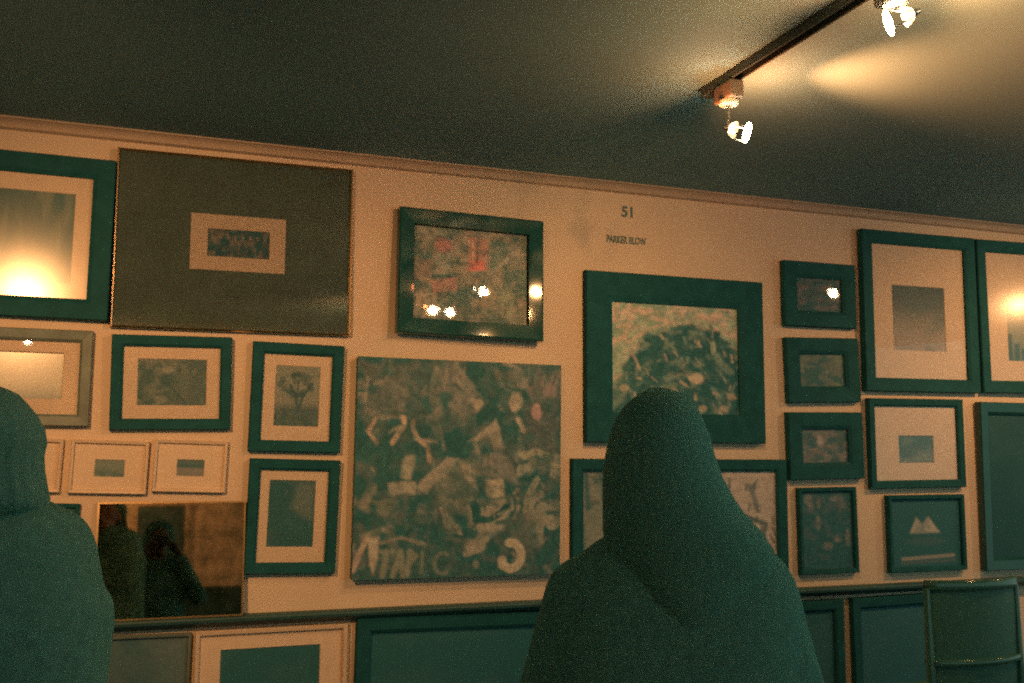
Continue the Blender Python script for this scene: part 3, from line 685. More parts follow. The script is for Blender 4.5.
# V, W, below the ledge
a = A_(50, 40, (30, 54, 41), 37); a.mottle(alb(42, 58, 44), 3, 3, 0.5, 0.65, 0.4)
picture('framed_picture', 'cream framed picture with wide cream mat and dark image, below the ledge at lower left', 'picture',
        [(197, 633), (349, 622.5), (345, 740), (189, 752)], [(222, 650), (321, 643.5), (318, 718), (216, 726)], a, matq=[(202, 638), (344, 628), (340, 734), (195, 746)], frame='pale', depth=0.03)
a = A_(60, 50, (28, 54, 41), 38); a.mottle(alb(40, 57, 43), 4, 4, 0.5, 0.65, 0.4)
picture('framed_picture', 'broad black framed dark picture below the ledge, under the collage canvas', 'picture',
        [(356, 622), (575, 607), (577, 735), (352, 745)], [(372, 634), (560, 621), (561, 720), (369, 731)], a, depth=0.032)
a = A_(40, 50, (30, 54, 41), 39); a.mottle(alb(40, 57, 43), 4, 4, 0.5, 0.65, 0.4)
picture('framed_picture', 'dark picture below the ledge, its right side showing beside the long haired person\'s shoulder', 'picture',
        [(742, 606), (843, 599), (849, 715), (745, 725)], [(752, 616), (834, 610), (839, 704), (755, 713)], a, depth=0.032)
a = A_(40, 50, (32, 55, 42), 40); a.mottle(alb(42, 58, 44), 4, 4, 0.5, 0.65, 0.4)
picture('framed_picture', 'dark black framed picture below the ledge, left of the black chair', 'picture',
        [(852, 599), (948, 592), (956, 702), (859, 713)], [(862, 608), (939, 603), (946, 692), (868, 701)], a, depth=0.032)

a = A_(40, 40, (58, 59, 44), 44); a.mottle(alb(44, 56, 42), 4, 4, 0.45, 0.6, 0.7); a.mix(alb(80, 70, 50), np.clip((a.U - 0.6) / 0.4, 0, 1) * 0.6); a.speck(0.15)  # panel added to darken the wall below the ledge, painted paler to the right
picture('framed_picture', 'added olive brown panel standing in for the dim wall below the ledge, under the leaning mirror', 'picture',
        [(66, 640), (192, 632), (184, 760), (56, 768)], [(70, 644), (189, 636), (181, 756), (60, 764)], a, depth=0.025, frame='brownframe')
# T: foxed mirror leaning on the ledge, reflecting the photographer
foot = at(156, 540, -0.04)
thT = math.atan2(EYE - foot.z, DW - 0.04)
tq = [(97, 505), (248, 499.5), (240.5, 613.5), (92, 620)]
R = rect_px(tq, -0.035)
rt = empty('leaning_mirror', (R[0], -0.050, LZ + 0.001)); rt.rotation_euler = (-thT, 0, -0.014)
tag(rt, 'blotchy brass edged mirror leaning on the ledge at left, reflecting the photographer', 'mirror')
w, h = R[2], (at(170, 502, -0.02).z - LZ) / math.cos(thT)
bm = bmesh.new(); box(bm, -w / 2 + 0.003, w / 2 - 0.003, 0.0, 0.005, 0.003, h - 0.003); link('mirror_glass', bm, M['mirror'], rt)
bm = bmesh.new(); frame_ring(bm, w, h, [(0, -0.008), (0, 0.004), (0.006, 0.004), (0.006, 0.0005), (0.002, 0.0005), (0.002, -0.008)]); link('frame', bm, M['brass'], rt)
# U: small dark block of a picture behind the left person
a = A_(24, 20, (34, 54, 41), 41); a.mottle(alb(52, 58, 43), 4, 4, 0.5, 0.65, 0.6)
picture('small_framed_picture', 'small dark picture resting at the ledge between the left person and the mirror', 'picture',
        [(22, 503), (79, 504), (75, 560), (17, 560)], [(27, 508), (74, 509), (70, 555), (22, 555)], a, depth=0.022)

# ------------------------------------------------------------------ wall lettering
def lettering(name, body, px0, px1, pyc, hpx, label):
    cu = bpy.data.curves.new(name, 'FONT'); cu.body = body; cu.align_x = 'CENTER'; cu.align_y = 'CENTER'; cu.extrude = 0.0006; cu.size = 0.05; cu.offset = 0.0016
    o = bpy.data.objects.new(name, cu); C.objects.link(o)
    dg = bpy.context.evaluated_depsgraph_get(); dg.update()
    me = bpy.data.meshes.new_from_object(o.evaluated_get(dg)); me.materials.clear(); me.materials.append(M['letter'])
    bpy.data.objects.remove(o)
    xs = [v.co.x for v in me.vertices]; ys = [v.co.y for v in me.vertices]
    p0, p1 = at(*px0), at(*px1); W = p1.x - p0.x
    H = abs(at((px0[0] + px1[0]) / 2, pyc - hpx / 2).z - at((px0[0] + px1[0]) / 2, pyc + hpx / 2).z)
    kx, ky = W / (max(xs) - min(xs)), H / (max(ys) - min(ys))
    for v in me.vertices:
        v.co = ((v.co.x - (max(xs) + min(xs)) / 2) * kx, (v.co.y - (max(ys) + min(ys)) / 2) * ky, v.co.z)
    ob = bpy.data.objects.new(name, me); C.objects.link(ob)
    c = (p0 + p1) / 2; ob.location = (c.x, -0.0012, c.z); ob.rotation_euler = (PI / 2, 0, 0)
    tag(ob, label, 'lettering'); return ob
lettering('wall_number', '51', (621.5, 211.5), (632.5, 212.5), 212, 11, 'small black number on the wall above the name lettering')
lettering('wall_name_lettering', 'PARKER BLOW', (606.5, 238.5), (646, 242), 240, 7.5, 'line of small black capital letters on the wall above the swirl painting')

# ------------------------------------------------------------------ track lights
def rail(p0, p1, label):
    p0, p1 = Vector(p0), Vector(p1); d = p1 - p0; L = d.length
    root = empty('lighting_track', p0, (0, 0, math.atan2(d.y, d.x))); tag(root, label, 'track')
    bm = bmesh.new(); zt = CEIL - p0.z - 0.0005
    # a U channel open downwards
    pr = [(-0.020, zt), (0.020, zt), (0.020, zt - 0.028), (0.013, zt - 0.028), (0.013, zt - 0.008), (-0.013, zt - 0.008), (-0.013, zt - 0.028), (-0.020, zt - 0.028)]
    loft(bm, [[(x, y, z) for y, z in pr] for x in (0, L)]); link('channel', bm, M['track'], root)
    for x in (0, L):
        bm = bmesh.new(); s = -1 if x == 0 else 1
        box(bm, min(x, x + s * 0.018), max(x, x + s * 0.018), -0.022, 0.022, zt - 0.031, zt, 0.003); link('end_cap', bm, M['track'], root)
    bm = bmesh.new(); box(bm, 0.01, L - 0.01, -0.004, 0.004, zt - 0.016, zt - 0.0085); link('conductor', bm, M['chrome'], root)
    return root
rail((1.62, -1.14, CEIL - 0.03), (1.62, -4.3, CEIL - 0.03), 'black ceiling lighting track running toward the picture wall')
rail((3.55, -1.24, CEIL - 0.03), (5.6, -1.24, CEIL - 0.03), 'black ceiling lighting track beyond the right edge, along the picture wall')
rail((-0.74, -2.4, CEIL - 0.03), (-1.10, -6.3, CEIL - 0.03), 'black ceiling lighting track beyond the left edge')

WARM = (1.0, 0.45, 0.15)
def lathe(bm, c, axis, prof, n=24):
    axis = Vector(axis).normalized(); ref = Vector((0, 0, 1)) if abs(axis.z) < 0.9 else Vector((1, 0, 0))
    a = axis.cross(ref).normalized(); b = axis.cross(a)
    loft(bm, [[Vector(c) + axis * s + (a * math.cos(t) + b * math.sin(t)) * r for t in [2 * PI * k / n for k in range(n)]] for s, r in prof])
def spot(p, aim, rx, ry, along, label, group, power=60, leak=8, leakdir=None, size=150):
    """spotlight: bulb centre p, aim direction, hung from the rail at (rx, ry)"""
    p = Vector(p); aim = Vector(aim).normalized()
    root = empty('track_spotlight', (rx, ry, CEIL - 0.03)); tag(root, label, 'spotlight', group)
    o0 = Vector((rx, ry, CEIL - 0.03)); lp = p - o0
    bm = bmesh.new()
    if along == 'y': box(bm, -0.024, 0.024, -0.05, 0.05, -0.055, 0.0, 0.006)
    else: box(bm, -0.05, 0.05, -0.024, 0.024, -0.055, 0.0, 0.006)
    link('adapter', bm, M['lampbody'], root)
    bm = bmesh.new(); lathe(bm, (0, 0, -0.055), (0, 0, -1), [(0, 0.030), (0.010, 0.030), (0.014, 0.024)]); link('swivel', bm, M['lampcap'], root)
    back = lp - aim * 0.022
    bm = bmesh.new(); tube(bm, [(0, 0, -0.068), (0, 0, -0.078), tuple(Vector((0, 0, -0.078)).lerp(back, 0.6)), tuple(back)], 0.004, 10); link('stem', bm, M['chrome'], root)
    bm = bmesh.new(); lathe(bm, back - aim * 0.012, aim, [(0, 0.006), (0.010, 0.009), (0.014, 0.008)]); link('lamp_holder', bm, M['chrome'], root)
    bm = bmesh.new()
    ux = aim.orthogonal().normalized(); vx = aim.cross(ux)
    for q in range(7):                                   # faceted cold-light reflector: glowing petals with slits between
        rings = []
        for sd, rr in ((0.002, 0.007), (0.008, 0.015), (0.016, 0.021), (0.024, 0.025)):
            ring = []
            for rad in (rr, rr + 0.0015):
                for t in ((q - 0.30) * 2 * PI / 7, (q + 0.30) * 2 * PI / 7):
                    ring.append(back + aim * sd + (ux * math.cos(t) + vx * math.sin(t)) * rad)
            rings.append([ring[0], ring[1], ring[3], ring[2]])
        loft(bm, rings)
    link('reflector', bm, M['dichroic'], root)
    bm = bmesh.new(); lathe(bm, back + aim * 0.004, aim, [(0, 0.003), (0.003, 0.008), (0.012, 0.011), (0.020, 0.008), (0.023, 0.003)], 14); link('capsule', bm, M['capsule'], root, True)
    bm = bmesh.new(); lathe(bm, lp + aim * 0.036, aim, [(0, 0.024), (0.002, 0.031), (0.005, 0.031), (0.007, 0.024)]); link('lens', bm, M['bulb'], root)
    for q in range(3):
        bx = aim.orthogonal().normalized(); bx.rotate(Matrix.Rotation(q * 2 * PI / 3, 3, aim))
        bm = bmesh.new(); tube(bm, [lp + bx * 0.026 + aim * 0.000, lp + bx * 0.029 + aim * 0.037], 0.0016, 6); link('clip', bm, M['chrome'], root)
    li = bpy.data.lights.new('spot_beam', 'SPOT'); li.energy = power; li.color = WARM; li.spot_size = math.radians(size); li.spot_blend = 1.0; li.shadow_soft_size = 0.016
    lo = bpy.data.objects.new('spot_beam', li); C.objects.link(lo); lo.location = lp + aim * 0.065; lo.parent = root
    return root, li, lo
def leak(root, p, d, power, size=165, blend=0.35, rad=0.012):
    li = bpy.data.lights.new('reflector_glow', 'SPOT'); li.energy = power; li.color = (1.0, 0.26, 0.078); li.spot_size = math.radians(size); li.spot_blend = blend; li.shadow_soft_size = rad
    lo = bpy.data.objects.new('reflector_glow', li); C.objects.link(lo); lo.parent = root
    lo.location = Vector(p) - root.location
    lo.rotation_euler = Vector(d).to_track_quat('-Z', 'Y').to_euler()
def aim_light_(lo, d): lo.rotation_euler = Vector(d).to_track_quat('-Z', 'Y').to_euler()

g = 'ceiling spotlights'
def lamp(p, disc_dir, beam_dir, rx, ry, along, label, power, leaks=(), size=130, beam_to=True):
    r, li, lo = spot(p, disc_dir, rx, ry, along, label, None, power, size=size)
    aim_light_(lo, Vector(beam_dir) - p if beam_to else Vector(beam_dir))
    for q in leaks: leak(r, Vector(p) + Vector(q[0]), q[1], q[2], *q[3:])
    return r
PW = 28
back_glow = lambda q: (((0, 0, 0.05), (0, -0.4, 0.9), q),)
lamp(L1, (0.95, -0.2, -0.15), (1.75, 0, 1.45), 1.62, -1.25, 'y', 'lit spotlight on the ceiling track, the one nearest the picture wall', PW, (((0.09, 0, 0.0), (0.75, -0.15, 0.6), 8.5), ((-0.05, 0, 0), (-0.75, 0.0, 0.6), 4), ((0.06, 0, 0), (0.93, -0.40, 0.10), 85, 86, 1.0)))
lamp(L2, (-0.75, 0.5, -0.3), (0.45, 0, 1.25), 1.62, -1.98, 'y', 'lit spotlight on the ceiling track cut by the top edge', PW * 1.25, (((-0.09, 0.05, 0), (-0.75, 0.1, 0.6), 8), ((0.06, 0, 0), (0.8, 0.2, 0.6), 9), ((0.05, 0, 0), (0.95, 0.10, 0.08), 40, 86, 1.0)))
lamp(L3, (0.3, 0.8, -0.3), (2.9, 0, 1.3), 1.62, -2.25, 'y', 'lit spotlight third along the ceiling track, just above the frame', PW * 0.6, back_glow(3))
lamp(L4, (-0.3, -0.8, -0.4), (1.0, -6.5, 1.6), 1.62, -4.0, 'y', 'lit spotlight at the near end of the ceiling track, turned to the room', PW * 2.0, back_glow(40))
lamp(LR1, (-0.1, 0.8, -0.5), (3.9, 0, 1.3), 3.9, -1.24, 'x', 'lit spotlight beyond the right edge, left one on its track', PW * 1.6, back_glow(3))
lamp(LR2, (-0.4, 0.8, -0.45), (4.8, 0, 1.3), 5.22, -1.24, 'x', 'lit spotlight beyond the right edge, right one on its track', PW * 1.3, back_glow(4))
lamp(LA, (0.1, 0.8, -0.5), (-0.05, 0, 1.64), -0.77, -2.73, 'y', 'lit spotlight beyond the left edge, nearer one on its track', PW * 6.6, back_glow(3), 62)
lamp(LN, (0.1, 0.8, -0.5), (0.2, -6.6, 1.7), -1.07, -6.0, 'y', 'lit spotlight beyond the left edge, at the rear wall end of its track', PW * 1.5, back_glow(30))

# ------------------------------------------------------------------ people
def build_person(pos, bearing, H, label, arms, coat_extra=0.0, skinmat=None):
    """pos (x, y) of the feet, bearing = facing angle from +y toward +x; local +y is forward"""
    k = H / 1.70
    bm = bmesh.new()
    S = lambda *v: tuple(c * k for c in v)
    ellipsoid(bm, S(0, 0, 0.94), S(0.155, 0.105, 0.12)); ellipsoid(bm, S(0, 0, 1.08), S(0.125, 0.088, 0.15)); ellipsoid(bm, S(0, 0, 1.25), S(0.15, 0.10, 0.16))
    capsule(bm, S(-0.125, 0, 1.345), 0.045 * k, S(0.125, 0, 1.345), 0.045 * k); capsule(bm, S(0, -0.005, 1.36), 0.058 * k, S(0, 0.012, 1.52), 0.052 * k)
    # head: skull, jaw, nose, brow, lips, ears
    hz = 1.585
    ellipsoid(bm, S(0, 0.0, hz + 0.018), S(0.074, 0.092, 0.098)); ellipsoid(bm, S(0, 0.030, hz - 0.045), S(0.055, 0.062, 0.070))
    capsule(bm, S(0, 0.086, hz + 0.012), 0.008 * k, S(0, 0.106, hz - 0.022), 0.013 * k); capsule(bm, S(-0.04, 0.078, hz + 0.026), 0.011 * k, S(0.04, 0.078, hz + 0.026), 0.011 * k)
    capsule(bm, S(-0.018, 0.086, hz - 0.054), 0.008 * k, S(0.018, 0.086, hz - 0.054), 0.008 * k); ellipsoid(bm, S(0, 0.078, hz - 0.092), S(0.022, 0.018, 0.018))
    for s in (-1, 1):
        ellipsoid(bm, S(s * 0.076, -0.002, hz - 0.004), S(0.010, 0.020, 0.032), 10, 8); ellipsoid(bm, S(s * 0.030, 0.078, hz + 0.008), S(0.013, 0.012, 0.010), 10, 8)
        capsule(bm, S(s * 0.085, 0, 0.90), 0.088 * k, S(s * 0.095, 0.01, 0.48), 0.056 * k); capsule(bm, S(s * 0.095, 0.01, 0.48), 0.056 * k, S(s * 0.10, -0.015, 0.10), 0.038 * k)
        capsule(bm, S(s * 0.10, -0.03, 0.045), 0.036 * k, S(s * 0.115, 0.15, 0.030), 0.026 * k)
    hands = []
    for s, (el, wr, fdir, curl) in zip((-1, 1), arms):
        sh = Vector(S(s * 0.150, 0, 1.335)); el = Vector(el) * k; wr = Vector(wr) * k
        capsule(bm, sh, 0.046 * k, el, 0.037 * k); capsule(bm, el, 0.037 * k, wr, 0.026 * k)
        f = Vector(fdir).normalized(); palmn = Vector(curl).normalized(); side = f.cross(palmn).normalized()
        pc = wr + f * 0.05 * k
        for t in (-0.026, -0.009, 0.009, 0.026): capsule(bm, wr + side * t * 0.6 * k, 0.013 * k, pc + f * 0.035 * k + side * t * k, 0.0115 * k, 10)
        for i, (t, ln) in enumerate(((-0.030, 0.85), (-0.010, 1.0), (0.010, 0.95), (0.029, 0.75))):
            a0 = pc + f * 0.038 * k + side * t * k
            a1 = a0 + (f * 0.86 + palmn * 0.5).normalized() * 0.040 * ln * k; a2 = a1 + (f * 0.35 + palmn).normalized() * 0.028 * ln * k; a3 = a2 + (palmn - f * 0.25).normalized() * 0.020 * ln * k
            capsule(bm, a0, 0.0098 * k, a1, 0.0092 * k, 8); capsule(bm, a1, 0.0092 * k, a2, 0.0086 * k, 8); capsule(bm, a2, 0.0086 * k, a3, 0.0078 * k, 8)
        tside = -side if s > 0 else side
        tb = wr + f * 0.018 * k + side * (-0.024 * k)
        t1 = tb + (f * 0.6 - side * 0.6 + palmn * 0.5).normalized() * 0.040 * k; t2 = t1 + (f * 0.7 - side * 0.1 + palmn * 0.7).normalized() * 0.030 * k
        capsule(bm, tb, 0.012 * k, t1, 0.0105 * k, 8); capsule(bm, t1, 0.0105 * k, t2, 0.0085 * k, 8)
    body = remeshed('person', bm, M['skin'], 0.0062, 4)
    body.location = (pos[0], pos[1], 0); body.rotation_euler = (0, 0, -bearing)
    tag(body, label, 'person')
    # trousers
    bm = bmesh.new(); ellipsoid(bm, S(0, 0, 0.95), S(0.17, 0.12, 0.13))
    for s in (-1, 1):
        capsule(bm, S(s * 0.085, 0, 0.90), 0.102 * k, S(s * 0.095, 0.01, 0.48), 0.072 * k); capsule(bm, S(s * 0.095, 0.01, 0.48), 0.072 * k, S(s * 0.10, -0.012, 0.115), 0.060 * k)
    remeshed('trousers', bm, M['trouser'], 0.011, 5, body)
    for s in (-1, 1):
        bm = bmesh.new(); capsule(bm, S(s * 0.10, -0.032, 0.050), 0.046 * k, S(s * 0.116, 0.155, 0.038), 0.034 * k); box(bm, *S(s * 0.108 - 0.042, s * 0.108 + 0.042, -0.075, 0.185, 0.002, 0.022))
        capsule(bm, S(s * 0.10, -0.02, 0.06), 0.05 * k, S(s * 0.10, -0.015, 0.13), 0.05 * k)
        remeshed('shoe', bm, M['shoe'], 0.008, 4, body)
    return body, k
def plane_px(pos, bearing):
    """pixel -> (local x, z) on the vertical plane through a person, square to the bearing"""
    n = Vector((math.sin(bearing), math.cos(bearing), 0)); e = Vector((math.cos(bearing), -math.sin(bearing), 0)); P0 = Vector((pos[0], pos[1], 0))
    def f(px, py):
        d = ray(px, py); t = (P0 - CAM).dot(n) / d.dot(n); q = CAM + d * t
        return (q - P0).dot(e), q.z
    return f
def hair_shell(rows, f, name, parent, depth_k=0.9, back=0.0, front=None, strands=34, amp=0.02):
    """hair as one lofted shell from silhouette rows (py, pxl, pxr); front rows pulled in so the face stays free"""
    bm = bmesh.new(); rings = []; n = 72
    for i, (py, xl, xr) in enumerate(rows):
        (a, z), (b, _) = f(xl, py), f(xr, py)
        c, hw = (a + b) / 2, (b - a) / 2
        ring = []
        for q in range(n):
            t = 2 * PI * q / n
            g_ = 1 + amp * math.sin(t * strands + i * 0.25) * (0.4 + 0.6 * i / len(rows))
            x = c + hw * math.cos(t) * g_; yy = math.sin(t)
            fr = front[i] if front else 0.09
            bk = min(0.115, hw * 1.15)
            y = (bk * -1 if yy < 0 else fr) * abs(yy) * g_ + back
            ring.append((x, y, z))
        rings.append(ring)
    loft(bm, rings)
    return link(name, bm, M['hair'], parent, True)

# P1: person with long hair, seen from behind
P1D = 1.86
d = ray(668, 450); brg1 = math.atan2(d.x, d.y); pos1 = CAM + d * (P1D / math.hypot(d.x, d.y)); pos1 = (pos1.x, pos1.y)
f1 = plane_px(pos1, brg1)
H1 = f1(657, 396)[1]
arms1 = (((-0.235, 0.02, 1.10), (-0.16, 0.22, 1.06), (0.5, 0.8, 0.1), (0.6, -0.1, -0.4)), ((0.235, 0.02, 1.10), (0.16, 0.22, 1.06), (-0.5, 0.8, 0.1), (-0.6, -0.1, -0.4)))
p1, k1 = build_person(pos1, brg1, H1, 'person with long dark hair and dark coat seen from behind, facing the pictures', arms1)
def coat(f, rows, parent, k, arms, name='coat', hem=0.72):
    """coat: torso lofted through silhouette rows, sleeves along the arms, collar; one continuous surface"""
    bm = bmesh.new(); rings = []; n = 40
    for (py, xl, xr, dep) in rows:
        (a, z), (b, _) = f(xl, py), f(xr, py); c, hw = (a + b) / 2, (b - a) / 2
        rings.append([(c + hw * math.copysign(abs(math.cos(t)) ** 0.8, math.cos(t)), dep * math.sin(t), z) for t in [2 * PI * q / n for q in range(n)]])
    c = sum(p[0] for p in rings[-1]) / n
    for z, hw, dep in ((0.95, 0.20, 0.145), (0.80, 0.215, 0.155), (hem, 0.225, 0.16)):
        rings.append([(c * 0.5 + hw * math.cos(t), dep * math.sin(t), z * k) for t in [2 * PI * q / n for q in range(n)]])
    loft(bm, rings)
    for s, (el, wr, _, _) in zip((-1, 1), arms):
        sh = Vector((s * 0.155, 0, 1.330)) * k; el = Vector(el) * k; wr = Vector(wr) * k
        capsule(bm, sh, 0.076 * k, el, 0.060 * k); capsule(bm, el, 0.060 * k, el.lerp(wr, 0.92), 0.046 * k)
    return remeshed(name, bm, M['coat'], 0.0095, 6, parent)
rows = [(531, 612, 742, 0.075), (541, 596, 760, 0.085), (551, 583, 778, 0.095), (562, 572, 788, 0.105), (578, 561, 797, 0.115), (600, 552, 804, 0.125), (640, 545, 806, 0.13), (683, 545, 802, 0.13)]
coat(f1, rows, p1, k1, arms1)
hr = [(388.5, 650, 664), (391, 645, 674), (396, 637, 685), (405, 626, 695), (418, 617, 702), (436, 610.5, 709), (455, 606.5, 714), (475, 604, 721), (495, 604, 732), (512, 604, 744), (528, 604, 760), (545, 606, 772), (562, 612, 776), (590, 625, 757), (625, 640, 740), (640, 655, 726)]
hf = [0.02, 0.04, 0.06, 0.075, 0.072, 0.055, 0.045, 0.03, 0.02, 0.0, -0.02, -0.04, -0.055, -0.07, -0.085, -0.09]
o = hair_shell(hr, f1, 'hair', p1, back=-0.02, front=hf)
o['label'] = 'long straight dark hair hanging down the back'
# P2: person at the far left
P2D = 1.82
d = ray(-26, 450); brg2 = math.atan2(d.x, d.y); pos2 = CAM + d * (P2D / math.hypot(d.x, d.y)); pos2 = (pos2.x, pos2.y)
f2 = plane_px(pos2, brg2)
H2 = f2(-10, 394)[1]
arms2 = (((-0.22, -0.01, 1.10), (-0.17, 0.20, 1.04), (0.3, 0.9, 0), (0.6, 0, -0.4)), ((0.150, -0.01, 1.08), (0.145, 0.10, 0.86), (0, 0.4, -0.9), (-0.9, 0.2, 0)))
p2, k2 = build_person(pos2, brg2, H2, 'person in a dark coat with shoulder length hair, cut by the left edge', arms2)
rows = [(497, -66, 38, 0.07), (506, -84, 56, 0.08), (516, -104, 76, 0.09), (528, -114, 88, 0.10), (548, -122, 96, 0.11), (580, -128, 101, 0.12), (625, -130, 105, 0.13), (683, -130, 107, 0.13)]
coat(f2, rows, p2, k2, arms2)
hr = [(386, -18, -2), (388.5, -32, 7), (393, -44, 18), (402, -54, 27), (413, -62, 36), (428, -69, 44), (442, -72, 46), (455, -72, 43), (470, -70, 43.5), (486, -68, 46), (500, -66, 49), (508, -60, 46), (514, -50, 36)]
hf = [0.02, 0.04, 0.06, 0.075, 0.075, 0.06, 0.045, 0.03, 0.02, 0.0, -0.02, -0.03, -0.03]
o = hair_shell(hr, f2, 'hair', p2, back=-0.015, front=hf, strands=22, amp=0.03); o['label'] = 'tousled shoulder length dark hair'

# photographer holding the camera (seen in the mirror)
brg0 = 0.13
pos0 = (-0.02, -DW - 0.180)
H0 = 1.70
arms0 = (((-0.27, 0.10, 1.18), (-0.125, 0.115, 1.475), (0.55, 0.25, 0.8), (0.6, 0.5, -0.5)), ((0.27, 0.10, 1.18), (0.125, 0.115, 1.475), (-0.55, 0.25, 0.8), (-0.6, 0.5, -0.5)))
p0, k0 = build_person(pos0, brg0, H0, 'photographer in a dark coat holding a compact camera to the face', arms0)
bm = bmesh.new()
rings = []
for z, hw, dep in ((1.45, 0.085, 0.08), (1.40, 0.15, 0.095), (1.34, 0.195, 0.115), (1.2, 0.19, 0.13), (1.0, 0.185, 0.135), (0.72, 0.215, 0.15)):
    rings.append([(hw * math.cos(t), dep * math.sin(t), z) for t in [2 * PI * q / 40 for q in range(40)]])
loft(bm, rings[::-1])
for s, (el, wr, _, _) in zip((-1, 1), arms0):
    sh = Vector((s * 0.155, 0, 1.34)); el = Vector(el); wr = Vector(wr); capsule(bm, sh, 0.072, el, 0.062); capsule(bm, el, 0.062, el.lerp(wr, 0.9), 0.046)
remeshed('coat', bm, M['coat'], 0.0095, 6, p0)
bm = bmesh.new(); rings = []
for z, hw, fr, bk in ((1.735, 0.02, 0.02, 0.03), (1.725, 0.055, 0.05, 0.07), (1.70, 0.085, 0.075, 0.105), (1.66, 0.10, 0.075, 0.12), (1.62, 0.105, 0.045, 0.125), (1.56, 0.108, 0.02, 0.125), (1.50, 0.112, 0.0, 0.12), (1.44, 0.12, -0.02, 0.115), (1.38, 0.11, -0.04, 0.11)):
    rings.append([(hw * math.cos(t) * (1 + 0.02 * math.sin(24 * t)), (fr if math.sin(t) > 0 else bk) * math.sin(t) - 0.01, z) for t in [2 * PI * q / 72 for q in range(72)]])
loft(bm, rings); link('hair', bm, M['hair'], p0, True)
# compact camera: the scene camera sits at the front of its lens
cr = empty('compact_camera', CAM); cr.rotation_euler = Matrix((RT, UP, -FW)).transposed().to_euler(); tag(cr, 'black compact film camera held to the photographer\'s face', 'camera')
bm = bmesh.new(); box(bm, -0.060, 0.060, -0.034, 0.032, 0.016, 0.046, 0.006); link('camera_body', bm, M['plastic'], cr)
bm = bmesh.new(); lathe(bm, (0, 0, 0.017), (0, 0, -1), [(0, 0.022), (0.008, 0.022), (0.009, 0.018), (0.014, 0.017)]); link('lens_barrel', bm, M['plastic'], cr)
bm = bmesh.new(); box(bm, -0.012, 0.012, 0.031, 0.040, 0.018, 0.040, 0.002); link('viewfinder', bm, M['plastic'], cr)
bm = bmesh.new(); lathe(bm, (0.040, 0.031, 0.030), (0, 1, 0), [(0, 0.008), (0.004, 0.008), (0.005, 0.006)]); link('shutter_button', bm, M['chrome'], cr)

# ------------------------------------------------------------------ black chair at lower right
yc = -0.78
cl, crr = at(926, 577, yc), at(1014, 577, yc)
wch = crr.x - cl.x; xch = (cl.x + crr.x) / 2; ztop = (at(970, 578, yc).z)
ch = empty('bar_chair', (xch, yc, 0)); tag(ch, 'black lacquered high chair with a curved padded back, below the ledge at right', 'chair')
hw = wch / 2
zlow = at(970, 658, yc).z
def railz(z, h_, bow, name, mtl, t=0.02, inset=0.0, n=16, dy=0.0):
    bm = bmesh.new(); rings = []
    for i in range(25):
        u = -1 + 2 * i / 24; x = u * (hw - inset); y = -bow * (1 - u * u) + dy
        ring = []
        for q in range(n):
            a_ = 2 * PI * q / n; e = 0.55
            ring.append((x, y + t / 2 * math.copysign(abs(math.cos(a_)) ** e, math.cos(a_)), z + h_ / 2 * math.copysign(abs(math.sin(a_)) ** e, math.sin(a_))))
        rings.append(ring)
    loft(bm, rings); return link(name, bm, mtl, ch, True)
railz(ztop - 0.02, 0.04, 0.05, 'top_rail', M['lacquer'], 0.034)
railz((ztop + 0.66) / 2, ztop - 0.66 - 0.03, 0.045, 'back_panel', M['leather'], 0.022, 0.012)
railz(zlow - 0.005, 0.028, 0.05, 'lower_rail', M['lacquer'], 0.045)
seatz = 0.62
bm = bmesh.new(); box(bm, -hw - 0.005, hw + 0.005, 0.0, 0.40, seatz - 0.03, seatz + 0.03, 0.014); link('seat', bm, M['leather'], ch)
bm = bmesh.new(); box(bm, -hw + 0.005, hw - 0.005, 0.01, 0.39, seatz - 0.075, seatz - 0.03, 0.004); link('apron', bm, M['lacquer'], ch)
for s in (-1, 1):
    bm = bmesh.new(); tube(bm, [(s * (hw + 0.005), -0.06, 0), (s * hw, -0.012, seatz - 0.03), (s * hw, 0.0, ztop - 0.03)], [0.015, 0.018, 0.014], 10); link('leg', bm, M['lacquer'], ch)
    bm = bmesh.new(); tube(bm, [(s * (hw + 0.005), 0.40, 0), (s * (hw - 0.015), 0.375, seatz - 0.05)], [0.013, 0.018], 10); link('leg', bm, M['lacquer'], ch)
    bm = bmesh.new(); tube(bm, [(s * hw, -0.045, 0.22), (s * hw, 0.39, 0.22)], 0.010, 10); link('stretcher', bm, M['lacquer'], ch)
bm = bmesh.new(); tube(bm, [(-hw, 0.39, 0.26), (hw, 0.39, 0.26)], 0.011, 10); link('footrest', bm, M['chrome'], ch)

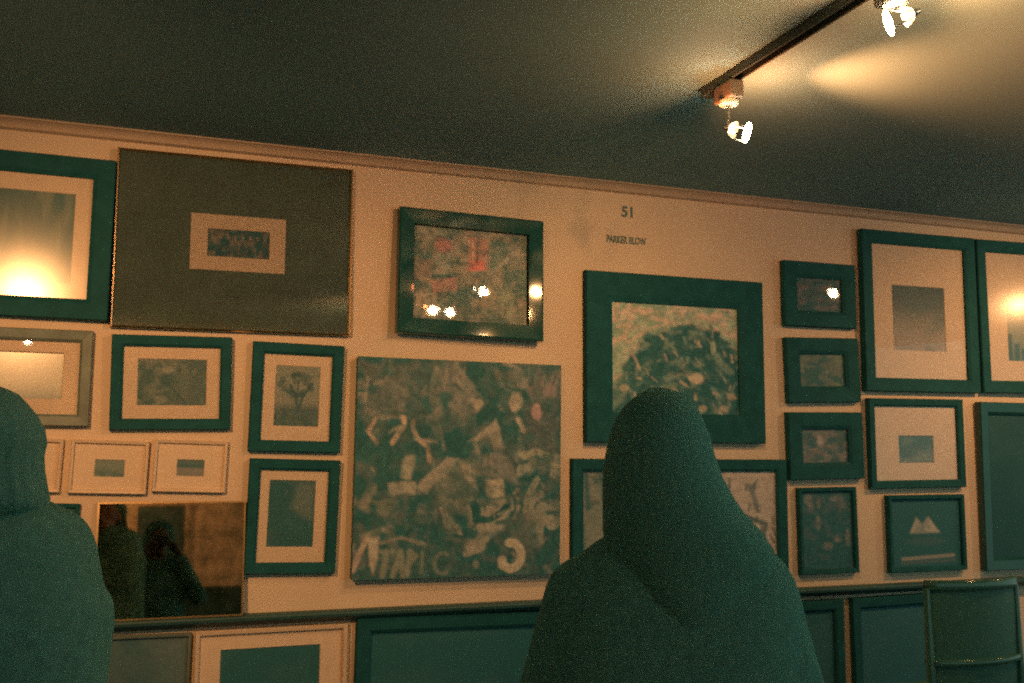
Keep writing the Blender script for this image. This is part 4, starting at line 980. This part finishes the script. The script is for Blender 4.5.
# ------------------------------------------------------------------ things on the wall behind the photographer (seen in the mirror)
def front_picture(cx, z0, w, h, label, c1, frame, seed):
    root = empty('framed_picture', (cx, YB + 0.002, z0), (0, 0, PI)); tag(root, label, 'picture')
    bm = bmesh.new(); frame_ring(bm, w, h, [(0, 0), (0, 0.03), (0.03, 0.028), (0.035, 0.012), (0.035, 0)]); link('frame', bm, M[frame], root)
    a = A_(24, 24, c1, seed); a.mottle(DK, 5, 5, 0.5, 0.62, 0.7)
    art_mesh('print', a, -w / 2 + 0.033, w / 2 - 0.033, 0.033, h - 0.033, -0.014, 0.004, M['print'], root)
front_picture(-0.05, 1.55, 0.5, 0.62, 'pale framed picture on the rear wall right behind the photographer', (60, 60, 44), 'pale', 51)
front_picture(1.55, 1.3, 0.6, 0.9, 'black framed pale poster on the rear wall', (150, 110, 72), 'black', 52)
front_picture(-1.3, 1.3, 0.8, 0.9, 'black framed dark picture on the rear wall', (50, 56, 42), 'black', 53)

# ------------------------------------------------------------------ camera, world, view
cd = bpy.data.cameras.new('camera'); cam = bpy.data.objects.new('camera', cd); C.objects.link(cam)
cam.location = CAM; cam.rotation_euler = Matrix((RT, UP, -FW)).transposed().to_euler()
cd.sensor_width = 36; cd.lens = FPX / 1024 * 36; cd.clip_start = 0.02; cd.clip_end = 60
sc = bpy.context.scene; sc.camera = cam
w = bpy.data.worlds.new('evening_room'); sc.world = w; w.use_nodes = True
bg = w.node_tree.nodes['Background']; bg.inputs['Color'].default_value = (0.34, 0.54, 0.46, 1); bg.inputs['Strength'].default_value = 1.0
sc.view_settings.view_transform = 'Standard'; sc.view_settings.look = 'None'; sc.view_settings.exposure = 0; sc.view_settings.gamma = 1; sc.view_settings.use_curve_mapping = False
sc.cycles.use_denoising = False; sc.cycles.caustics_reflective = False; sc.cycles.caustics_refractive = False; sc.cycles.filter_width = 2.0
sc.cycles.max_bounces = 8; sc.cycles.transparent_max_bounces = 24; sc.cycles.sample_clamp_indirect = 1.0
